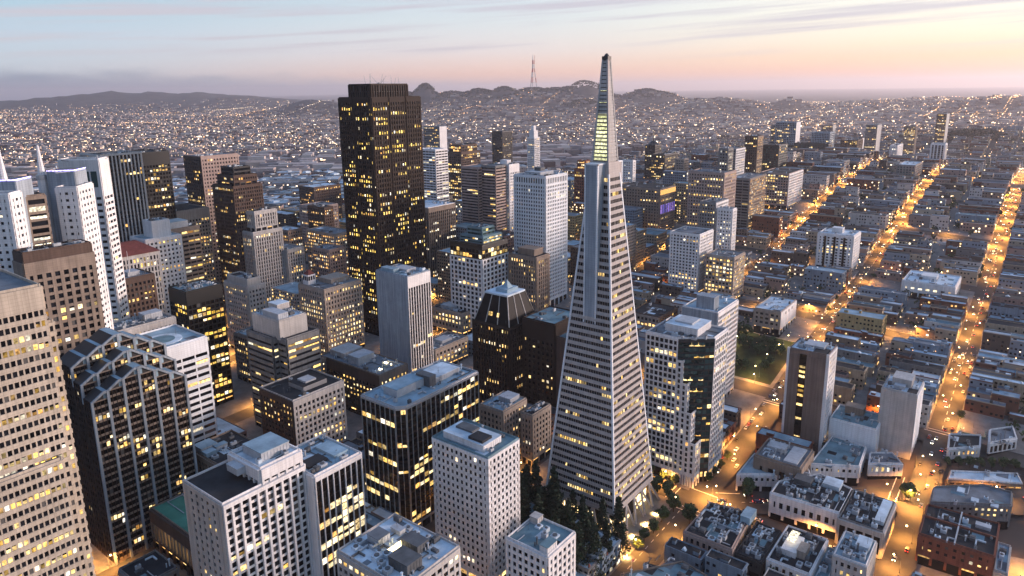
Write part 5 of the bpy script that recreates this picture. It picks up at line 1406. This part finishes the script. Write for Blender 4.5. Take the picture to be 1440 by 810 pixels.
# ------------------------------------------------------------------ the far city plain: small boxes and points of light
def hilly(x, y): return max(g2(x,y,h[0],h[1],h[3],h[4])*(1 if h[2] > 150 else .3) for h in FARH)
def in_grid(x, y): return x > -2560 and -900 < y < 790
W = MB(); LT = MB(); LO = MB(); FW = MB(); FR = MB()
def place():
    az = HEAD+R(rng.uniform(-40, 40)); D = 600*math.exp(rng.random()*math.log(9500/600))
    return CAM[0]+math.sin(az)*D, CAM[1]+math.cos(az)*D, D
cnt = 0
while cnt < 21000:
    x, y, D = place()
    if D > 8000 and rng.random() < .5: continue
    if in_grid(x, y) or (x > -190 and y > -300): continue
    z = T(x, y)
    hv = hilly(x, y)
    if hv > .93 or (hv > .6 and rng.random() < .5): continue
    if g2(x,y,-2165,-15,140,95) > .5: continue
    cnt += 1
    a = R(45) if (y < -600 and x > -2500) or D > 3000 else 0
    w, d = rng.uniform(8, 22), rng.uniform(10, 34)
    h = rng.choice((6,8,9,11,14)); 
    if D < 2500 and y < -600: w, d, h = rng.uniform(15, 45), rng.uniform(20, 60), rng.choice((8,12,16,22,30))
    if D > 3500: w *= 1.4; d *= 1.4
    ca, sa = math.cos(a), math.sin(a); q = [(x+ca*u-sa*v, y+sa*u+ca*v) for u, v in ((-w/2,-d/2),(w/2,-d/2),(w/2,d/2),(-w/2,d/2))]
    W.prism(q, z-4, z+h)
    if D < 1900:
        for k in (1, 2):
            p, n_ = q[k], q[(k+1) % 4]; L_ = math.hypot(n_[0]-p[0], n_[1]-p[1]); nc = max(2, int(L_/4.5)); nx, ny = (n_[1]-p[1])/L_*.08, -(n_[0]-p[0])/L_*.08
            for i in range(int(h/3.8)):
                for j in range(nc):
                    f0, f1 = (j+.22)/nc, (j+.78)/nc; zz = z+i*3.8+1.1
                    A_ = (p[0]+(n_[0]-p[0])*f0+nx, p[1]+(n_[1]-p[1])*f0+ny); C_ = (p[0]+(n_[0]-p[0])*f1+nx, p[1]+(n_[1]-p[1])*f1+ny)
                    (LT if rng.random() < .12 else FW).quad((*A_,zz),(*C_,zz),(*C_,zz+1.9),(*A_,zz+1.9))
        cx0, cy0 = x, y; FR.box(cx0-w*.2, cx0+w*.2, cy0-w*.15, cy0+w*.2, z+h-.5, z+h+rng.uniform(1, 4))
        q2 = [(x+(a_-x)*.96, y+(b_-y)*.96) for a_, b_ in q]; FR.prism(q2, z+h-.4, z+h+.05)
    elif D < 4500 and rng.random() < .5:     # a few lit storeys on the side towards the bay
        k = rng.choice((1, 2)); p, n_ = q[k], q[(k+1) % 4]
        for t in range(rng.choice((1, 2, 3))):
            f0 = rng.uniform(.05, .6); f1 = f0+rng.uniform(.1, .35); zz = z+rng.uniform(1, h-2.6)
            nx, ny = (n_[1]-p[1]), -(n_[0]-p[0]); l_ = math.hypot(nx, ny); nx, ny = nx/l_*.1, ny/l_*.1
            A_ = (p[0]+(n_[0]-p[0])*f0+nx, p[1]+(n_[1]-p[1])*f0+ny); C_ = (p[0]+(n_[0]-p[0])*f1+nx, p[1]+(n_[1]-p[1])*f1+ny)
            LT.quad((*A_,zz),(*C_,zz),(*C_,zz+1.7),(*A_,zz+1.7))
cnt = 0
while cnt < 15000:
    x, y, D = place()
    if x > -190 and y > -300: continue
    z = T(x, y)
    hv = hilly(x, y)
    if hv > .93 or (hv > .6 and rng.random() < .6): continue
    if g2(x,y,-2165,-15,140,95) > .4: continue
    # clusters: brighter districts
    b_ = .45+.55*math.sin(x*.0031+1.3)*math.sin(y*.0027+.4)
    if rng.random() > b_+.25: continue
    cnt += 1
    r = D*.00036*rng.choice((.5,.6,.7,.8,1,1.2,1.8)); h = rng.uniform(6, 13)
    dot(LO if rng.random() < .4 else LT, x, y, z+h, min(r, 3.2))
for y in (-60, 44, 149, -165, -268, 256):      # the long straight streets run on over the ridge
    for k in range(150):
        x = -1150-k*32+rng.uniform(-5, 5); D = CAM[0]-x
        dot(LO, x, y+rng.choice((-8, 8)), T(x, y)+8.5, min(3, D*.00045))
for k in range(620):
    x, y, D = place()
    if in_grid(x, y) or x > -190: continue
    a = R(rng.choice((0, 90, 45, 135)) if y > -2500 else rng.choice((20, 110, 0, 90))); n = rng.randrange(8, 30); st_ = rng.uniform(26, 44)
    tgt = rng.choice((LO, LO, LT))
    for j in range(n):
        X_2, Y_2 = x+math.cos(a)*st_*j, y+math.sin(a)*st_*j; D2 = math.hypot(X_2-CAM[0], Y_2-CAM[1])
        if in_grid(X_2, Y_2): continue
        dot(tgt, X_2, Y_2, T(X_2, Y_2)+9, min(2.6, D2*.00036*rng.uniform(.7, 1.3)))
for (x, y, n, sx, sy) in ((-3300,-900,130,260,90),(-2900,-1900,60,260,120),(-3300,-700,60,240,70),(-1500,-2600,70,260,220),(-300,-1900,90,300,250),(-2500,-3300,60,300,300),(-800,-1300,80,260,160)):
    for k in range(n):
        X_2, Y_2 = rng.gauss(x, sx), rng.gauss(y, sy); dot(rng.choice((LT, LO)), X_2, Y_2, T(X_2, Y_2)+10, rng.uniform(1.0, 2.4))
far = stuff('far_city', W, mat('plain_wall', (.3,.3,.3), .9, .15, .05, isl_cols=[(.40,.31,.26),(.52,.45,.41),(.18,.145,.14),(.32,.235,.21),(.12,.08,.075),(.30,.26,.26),(.42,.34,.31)]), 'endless pale low buildings filling the plain up to the hills', 'city')
part('windows', FW, gl, far, True); part('roofs', FR, far_roof, far, True)
part('lights', LT, lit('lit_far_white', (1,.80,.58), (1,.66,.38), .9, 6), far, True)
part('orange_lights', LO, lit('lit_far_orange', (1,.46,.15), (1,.62,.36), .9, 6), far, True)

# ------------------------------------------------------------------ broadcast tower on the hill
def mast():
    bx, by = -5022, -3683; bz = T(bx, by)-4; s_ = (549-bz)
    r = empty('broadcast_tower', (bx, by, bz)); tag(r, 'red and white three legged broadcast mast on the hill skyline', 'tower')
    rd, wt = mat('mast_red', (.42,.07,.05), .6, .1, .1), mat('mast_white', (.5,.5,.5), .6, .1, .1)
    rad = lambda t: 26*(1-t/.62)+8.5 if t < .62 else 8.5+4*(t-.62)
    lv = [0,.16,.32,.46,.58,.70,.82]
    for k in range(3):
        a = k*2*math.pi/3+.4
        for i in range(len(lv)-1):
            mb = MB(); mb.tube((rad(lv[i])*math.cos(a), rad(lv[i])*math.sin(a), lv[i]*s_), (rad(lv[i+1])*math.cos(a), rad(lv[i+1])*math.sin(a), lv[i+1]*s_), 4.2, 3.6, 6)
            part('leg', mb, rd if i % 2 else wt, r)
        mb = MB(); x, y = 12*math.cos(a), 12*math.sin(a); mb.tube((x,y,.82*s_),(x,y,(1-.03*k)*s_),2.2,1.2,6); part('antenna', mb, rd if k % 2 else wt, r)
    for t in lv[1:]:
        mb = MB()
        for k in range(3):
            a, c = k*2*math.pi/3+.4, (k+1)*2*math.pi/3+.4
            mb.tube((rad(t)*math.cos(a), rad(t)*math.sin(a), t*s_), (rad(t)*math.cos(c), rad(t)*math.sin(c), t*s_), 3.2, 3.2, 4)
        part('crossbar', mb, wt, r)
mast()
# ------------------------------------------------------------------ trees
def crown_mesh(kind, n, seed):
    r_ = random.Random(seed); mb = MB()
    clumps = []
    if kind == 'round':
        for k in range(16):
            a, t = r_.uniform(0, 6.28), r_.uniform(-1, 1); q = math.sqrt(1-t*t)*r_.uniform(.45, 1)
            clumps.append((3.1*q*math.cos(a), 3.1*q*math.sin(a), 5.6+2.4*t, r_.uniform(1.0, 1.7)))
    else:
        for k in range(46):
            t = (k+.5)/46; a = k*2.4+r_.uniform(-.4,.4); rr = 4.1*(1-t)**.8*r_.uniform(.35, 1)+.15
            clumps.append((rr*math.cos(a), rr*math.sin(a), 3+21*t+r_.uniform(-.5,.5), 1.5*(1-t)+.7))
    for i in range(n):
        c = r_.choice(clumps)
        d = Vector((r_.gauss(0,1), r_.gauss(0,1), r_.gauss(0,.8)))
        d = d.normalized()*c[3]*r_.uniform(.55, 1.05)
        p = Vector(c[:3])+d
        u = Vector((r_.gauss(0,1), r_.gauss(0,1), r_.gauss(0,.6))).normalized(); v = u.cross(d).normalized() if u.cross(d).length > .01 else Vector((1,0,0))
        s = r_.uniform(.22, .5)
        mb.quad(tuple(p-u*s-v*s*.6), tuple(p+u*s-v*s*.6), tuple(p+u*s+v*s*.6), tuple(p-u*s+v*s*.6))
    return mb
def trunk_mesh(kind):
    mb = MB(); r_ = random.Random(3)
    if kind == 'round':
        mb.tube((0,0,-.5),(0,0,3.6),.28,.2,7)
        for k in range(6):
            a = k*1.05; mb.tube((0,0,3.2),(1.7*math.cos(a),1.7*math.sin(a),5.4+r_.uniform(-.4,.8)),.15,.05,5)
    else:
        mb.tube((0,0,-.5),(0,0,23),.55,.06,7)
        for k in range(16):
            a = k*2.4; z = 4+k*1.1; l = 3.2*(1-z/25); mb.tube((0,0,z),(l*math.cos(a),l*math.sin(a),z+.3),.1,.03,4)
    return mb
CR = {'round': [crown_mesh('round', 1500, s).mesh('crown', leaf) for s in (1,2,3)], 'redwood': [crown_mesh('redwood', 2200, s).mesh('crown', leaf_dk) for s in (4,5,6)]}
TRK = {k: trunk_mesh(k).mesh('trunk', bark) for k in CR}
def tree(x, y, kind, s, label, group):
    t = empty('redwood_tree' if kind == 'redwood' else 'street_tree', (x, y, T(x, y)+.1), rng.uniform(0, 6.28)); t.scale = (s*rng.uniform(.85,1.15), s*rng.uniform(.85,1.15), s)
    tag(t, label, 'tree', group); link('trunk', TRK[kind], t); link('crown', rng.choice(CR[kind]), t)
rs = [(31,-29),(37,-33),(44,-36),(52,-30),(60,-36),(34,-20),(41,-24),(49,-19),(57,-24),(64,-28),(32,-10),(39,-13),(47,-8),(55,-12),(63,-16),(33,1),(41,-3),(50,3),(59,-2),(66,-7),(36,12),(45,9),(54,13),(62,9),(68,3),(33,22),(42,20),(51,23),(60,21),(68,15),(36,31),(47,32),(58,31),(66,27)]
for i, (x, y) in enumerate(rs):
    tree(x+rng.uniform(-1.5,1.5), y+rng.uniform(-1.5,1.5), 'redwood', rng.uniform(1.05, 1.5), 'dark redwood in the grove at the foot of the pyramid', 'redwoods in the grove')
for x, y, s, l in ((-57.2,66.9,1.45,'large round tree standing alone in front of the flatiron building'),(-14,50,1.25,'round tree beside the vent covered dark roofs'),
    (-28.5,30.6,1.35,'largest tree at the pyramid corner facing the junction'),(-112,143,1.2,'dark tree at the avenue corner above the seamed grey roof'),(-19,38,1.2,'tree right of the pyramid beside the orange street'),(-6,37,1.1,'tree below the pyramid legs on the street side')):
    tree(x, y, 'round', s, l, None)
for x, y in ((6,38),(15,37),(24,38),(-31,22),(-32,13),(-31,4),(-33,-6)): tree(x, y, 'round', rng.uniform(.8,1.15), 'round tree lining the pavement round the pyramid', 'trees round the pyramid plaza')
for x, y in ((-45,4),(-45,12),(-45,20),(-45,28),(-60,43.6),(-70,43),(-80,43),(-92,43)): tree(x, y-1, 'round', rng.uniform(.6,.85), 'small street tree at the foot of the gridded glass-corner tower', 'street trees by the gridded tower')
for k in range(7): tree(-161-k*3.1, 157.5+k*5.6, 'round', .75+.05*(k % 3), 'dark street tree in front of the bay-windowed building at the right edge', 'trees by the bay-windowed building')
for k in range(34): tree(rng.uniform(-274,-206), rng.uniform(-45,30), 'round', rng.uniform(.9,1.35), 'leafy tree in the dark square behind the hotel slab', 'trees in the square')
for k in range(46):
    y = rng.choice((-60,44,149)); x = rng.uniform(-900,-205); tree(x, y+rng.choice((-8.6,8.6)), 'round', rng.uniform(.55,.85), 'small tree on the pavement of a bright hillside street', 'trees along the bright streets')
for k in range(22):
    x = rng.uniform(-56,-28)-0; y = rng.uniform(170,240)
# far wooded park on its hill, reading as one dark mass
mb = MB(); r_ = random.Random(9)
for k in range(420):
    a, q = r_.uniform(0, 6.28), math.sqrt(r_.random()); x, y = -2165+75*q*math.cos(a), -15+82*q*math.sin(a); h = r_.uniform(12, 24)*(1.15-.4*q)
    z = T(x, y)-2
    for s in range(16):
        p = Vector((x+r_.gauss(0,4), y+r_.gauss(0,4), z+h*r_.uniform(.45,1))); u = Vector((r_.gauss(0,1),r_.gauss(0,1),r_.gauss(0,1))).normalized(); v = u.orthogonal().normalized(); s_ = r_.uniform(2,4)
        mb.quad(tuple(p-u*s_-v*s_), tuple(p+u*s_-v*s_), tuple(p+u*s_+v*s_), tuple(p-u*s_+v*s_))
stuff('wooded_park', mb, leaf_dk, 'dark wooded hilltop park in the far right', 'woods')
mb = MB()
for k in range(5200):      # tree cover on the far hills
    h = r_.choice(FARH[:10]); x, y = r_.gauss(h[0], h[3]*.8), r_.gauss(h[1], h[4]*.8); z = T(x, y)
    if hilly(x, y) < .62: continue
    for s in range(4):
        p = Vector((x+r_.gauss(0,9), y+r_.gauss(0,9), z+r_.uniform(-1,3))); u = Vector((r_.gauss(0,1),r_.gauss(0,1),r_.gauss(0,1))).normalized(); v = u.orthogonal().normalized(); s_ = r_.uniform(3,6)
        mb.quad(tuple(p-u*s_-v*s_), tuple(p+u*s_-v*s_), tuple(p+u*s_+v*s_), tuple(p-u*s_+v*s_))
stuff('hill_woods', mb, leaf_dk, 'dark scrub and woods over the distant hilltops', 'woods')

# ------------------------------------------------------------------ street lamps
pole = MB(); pole.tube((0,0,0),(0,0,8.6),.13,.08,6); pole.tube((0,0,8.5),(3.4,0,9.2),.07,.05,5); pole.box(-.25,.25,-.25,.25,0,.5)
pole_me = pole.mesh('street_lamp', unit_d)
hd = MB(); hd.tube((3.4,0,8.7),(3.4,0,9.1),.45,.34,8); head_me = hd.mesh('lamp_head', lamp_m)
LAMPS = []
def lamp(x, y, ang, P_, label, group):
    if overlap(x-.3, x+.3, y-.3, y+.3, .2): return
    z = T(x, y)+.16
    o = link('street_lamp', pole_me, None, (x, y, z)); o.rotation_euler = (0, 0, ang)
    tag(o, label, 'street lamp', group); link('lamp_head', head_me, o)
    ld = LD[P_]; lo_ = bpy.data.objects.new('lamp_light', ld); COL.objects.link(lo_); lo_.parent = o; lo_.location = (3.4, 0, 8.5)
def light(name, e, c, r):
    d = bpy.data.lights.new(name, 'SPOT'); d.spot_size = R(158); d.spot_blend = .5; d.energy = e*1.1; d.color = c; d.shadow_soft_size = r; return d
LAMPK = 6.6
LD = {'far': light('lamp_light', 9000*LAMPK, (1,.39,.075), .6), 'near': light('lamp_light', 3400*LAMPK, (1,.40,.075), .5), 'dim': light('lamp_light', 2700*LAMPK, (1,.42,.085), .5), 'plaza': light('lamp_light', 900*LAMPK, (1,.62,.22), .5)}
names = {-60: 'left bright street', 44: 'middle bright street', 149: 'right bright avenue'}
for y in (-60, 44, 149):
    k = 0; x = -66
    while x > -1560:
        D = CAM[0]-x; st_ = 21 if D < 700 else 34
        s = 1 if k % 2 else -1
        if not (y == 149 and x > -98) and not any(abs(x-n) < 8 for n in NS): lamp(x, y+s*7.6, R(-90)*s, 'near' if D < 900 else 'far', f'orange street lamp along the {names[y]}', f'lamps along the {names[y]}')
        x -= st_; k += 1
for x, y in DL[:260]:
    l_ = bpy.data.objects.new('lamp_light', LD['dim']); COL.objects.link(l_); l_.parent = DLAMPS; l_.location = (x, y, T(x, y)+8.4)
for y in (-268, -165, 256):
    for k in range(5): lamp(-210-k*58, y+7.5*(1 if k % 2 else -1), R(-90)*(1 if k % 2 else -1), 'dim', 'street lamp on a dim cross town street between the houses', 'lamps on dim streets')
for y in (-60, 44): 
    for k in range(6): lamp(-20+k*24, y+(9 if k % 2 else -9), R(-90)*(1 if k % 2 else -1), 'dim', 'street lamp beside the redwood grove and pyramid', 'lamps by the grove')
for k in range(9):
    p = cpts[min(len(cpts)-1, int(k*len(cpts)/9))]; lamp(p[0]+(7 if k % 2 else -7), p[1]+(-7 if k % 2 else 7), R(-135) if k % 2 else R(-45), 'near', 'bright lamp along the diagonal avenue in front of the flatiron', 'lamps on the diagonal avenue')
for x in (-37, -192, -338, -485, 116):
    for k in range(12):
        y = -330+k*44
        if any(abs(y-e) < 12 for e in EW) or proj((x, y, 0))[0] > 1470: continue
        lamp(x+(8 if k % 2 else -8), y, R(180) if k % 2 else 0, 'dim' if x < -200 else 'near', 'street lamp in a cross street between the blocks', 'lamps in the cross streets')
for x, y0_, y1_ in ((-37,-640,-330),(-192,-640,-330),(116,-420,-330),(216,-330,20),(0,-420,-270)):
    for k in range(int((y1_-y0_)/36)): lamp(x+(8 if k % 2 else -8), y0_+k*36, R(180) if k % 2 else 0, 'dim', 'street lamp deep between the downtown towers', 'lamps between the downtown towers')
for y in (-165, -268, -373, -480):
    for k in range(11): lamp(200-k*37, y+(7.5 if k % 2 else -7.5), R(-90)*(1 if k % 2 else -1), 'dim', 'street lamp deep between the downtown towers', 'lamps between the downtown towers')
for k in range(12): lamp(-270+(k % 4)*20, -38+(k//4)*30, k, 'plaza', 'lamp among the trees of the square', 'lamps in the square')
for x, y in ((-136,156),(-128,150),(-100,153),(-70,152),(-40,151),(-10,152),(20,151),(-45,204),(-60,206),(-78,205),(-38,180)): lamp(x, y, R(-100), 'near', 'lamp by the shop row at the avenue corner', 'lamps by the shop row')
for x, y in ((27,5),(29,-8),(28,18),(29,29),(14,30.5),(0,31),(-12,31),(31,36),(66,38),(48,27),(70,-12)):
    o = link('garden_lamp', pole_me, None, (x, y, .3)); o.scale = (.55,.55,.5); tag(o, 'small warm lamp among the trees round the pyramid foot', 'lamp', 'plaza lamps round the pyramid'); link('lamp_head', head_me, o)
    l_ = bpy.data.objects.new('lamp_light', LD['plaza']); COL.objects.link(l_); l_.parent = o; l_.location = (3.4,0,8.5)

# ------------------------------------------------------------------ cars
def car_parts():
    b = MB(); q = [(-2.2,-.9),(2.2,-.9),(2.2,.9),(-2.2,.9)]
    b.hexa([(x,y,.35) for x,y in q]+[(x*.98,y*.96,.85) for x,y in q]); b.hexa([(x*.97,y*.94,.85) for x,y in q]+[(x*.9,y*.86,.98) for x,y in q])
    b.hexa([(-1.25,-.68,1.45),(.55,-.68,1.45),(.55,.68,1.45),(-1.25,.68,1.45),(-1.15,-.62,1.52),(.45,-.62,1.52),(.45,.62,1.52),(-1.15,.62,1.52)])
    c = MB(); c.hexa([(-1.75,-.78,.97),(1.2,-.78,.97),(1.2,.78,.97),(-1.75,.78,.97),(-1.25,-.66,1.46),(.55,-.66,1.46),(.55,.66,1.46),(-1.25,.66,1.46)])
    w = MB()
    for x in (-1.35,1.35):
        for y in (-.92,.72): w.tube((x,y,.34),(x,y+.2,.34),.34,.34,10)
    hl_ = MB(); tl = MB()
    for y in (-.62,.62): hl_.box(2.12,2.24,y-.2,y+.2,.55,.8); tl.box(-2.24,-2.12,y-.2,y+.2,.6,.82)
    return b, c, w, hl_, tl
cb, cc, cw_, ch_, ct_ = car_parts()
paints = [mat('paint_'+n, c, .35, .05, .1, spec=.6) for n, c in (('white',(.6,.6,.6)),('silver',(.35,.36,.38)),('black',(.02,.02,.022)),('red',(.3,.03,.02)),('blue',(.04,.07,.16)))]
PN = ('white','silver','black','red','blue')
body_me = [cb.mesh('car', p) for p in paints]; cab_me = cc.mesh('cabin', gl_dark); whl_me = cw_.mesh('wheels', black); hl_me = ch_.mesh('headlights', head_m); tl_me = ct_.mesh('tail_lights', lred)
ncar = 0
def car(x, y, ang, label, group, lights=True):
    global ncar
    i = rng.randrange(5); o = link('car', body_me[i], None, (x, y, T(x, y)+.09)); o.rotation_euler = (0, 0, ang)
    tag(o, f'{PN[i]} {label}', 'car', group); link('cabin', cab_me, o); link('wheels', whl_me, o)
    if lights: link('headlights', hl_me, o); link('tail_lights', tl_me, o)
    ncar += 1
for y, x0, x1, n in ((149,-105,-900,130),(44,-60,-700,64),(-60,-215,-640,30)):
    xs_ = sorted(rng.uniform(x1, x0) for k in range(n)); last = -1e9
    for k, x in enumerate(xs_):
        if x-last < 6: continue
        last = x; s = rng.choice((1, 1, -1))
        car(x, y+(-1.6 if s > 0 else 1.6)+rng.choice((0, -1.6 if s > 0 else 1.6)), 0 if s > 0 else math.pi, f'car with lights on in traffic on the {names[y]}', f'cars on the {names[y]}')
    for k in range(26):
        x = x0-8-k*(6.2+rng.uniform(0, 8)); car(x, y+rng.choice((-5.7, 5.7)), rng.choice((0, math.pi)), f'car parked along the {names[y]}', f'cars parked along the {names[y]}', False)
for k in range(14):
    p = rng.choice(cpts[:-2]); car(p[0]+rng.uniform(-8,8), p[1]+rng.uniform(-6,6), R(122)+rng.choice((0, math.pi)), 'car on the diagonal avenue near the flatiron building', 'cars on the diagonal avenue')
for x, y, a in ((-37,66,90),(-40,80,-90),(-34,104,90),(-40,120,-90),(-34,135,90),(-50,147,0),(-62,151,180),(-20,147,0),(-5,152,180),(12,147,0),(-48,199,80),(-56,201,90),(-64,200,85),(-72,201,95),(-40,176,90),(-41,190,-90)):
    car(x, y, R(a), 'car between the old town blocks at bottom right', 'cars in the old town streets')
# flagpoles by the bottom roofs
for x, y, h in ((96,56,15),(64,55,16)):
    t = empty('flagpole', (x, y, 13)); tag(t, 'white flagpole %s at the bottom edge below the grove' % ('with limp red flag' if x < 80 else 'without a flag'), 'flagpole')
    mb = MB(); mb.tube((0,0,-13),(0,0,h),.14,.07,6); part('pole', mb, white, t)
    if x < 80: mb = MB(); mb.box(-2.2,0,-.04,.04,h-1.6,h-.3); part('flag', mb, mat('flag_red', (.4,.06,.06), .8), t)

# ------------------------------------------------------------------ labels that count along a row
def nth(n):
    n += 1
    if n <= 20: return ORD[n-1]
    return f"{n}{'th' if 10 <= n % 100 <= 20 else {1:'st',2:'nd',3:'rd'}.get(n % 10,'th')}"
rows = {}
for o in COL.objects:
    if o.parent is None and o.get('group') and o.get('category') in ('tree', 'street lamp', 'lamp', 'car'): rows.setdefault(o['group'], []).append(o)
for gname, objs in rows.items():
    objs.sort(key=lambda o: (o.location.x-CAM[0])**2+(o.location.y-CAM[1])**2)
    for i, o in enumerate(objs):
        pre = {'tree': 'tree', 'street lamp': 'street lamp', 'lamp': 'lamp', 'car': o['label'].split(' ')[0]+' car'}[o['category']]
        o['label'] = f"{pre}, {nth(i)} from the near end of the {gname.replace('cars on','traffic on').replace('cars ','row ')}" if o['category'] == 'car' else f"{nth(i)} {pre} from the near end of the {gname}"

# ------------------------------------------------------------------ the air
HAZE = True
if HAZE:
    mb = MB(); mb.box(-47500, 47500, -47500, 47500, -6, 562)
    hm = bpy.data.materials.new('air'); hm.use_nodes = True; t = hm.node_tree; t.nodes.clear()
    o = t.nodes.new('ShaderNodeOutputMaterial'); v = t.nodes.new('ShaderNodeVolumePrincipled')
    v.inputs['Color'].default_value = (.96,.87,.90,1); v.inputs['Density'].default_value = 5e-5; v.inputs['Anisotropy'].default_value = .4
    t.links.new(v.outputs[0], o.inputs['Volume'])
    h = link('haze', mb.mesh('haze', hm)); h['kind'] = 'stuff'
    h.visible_shadow = True
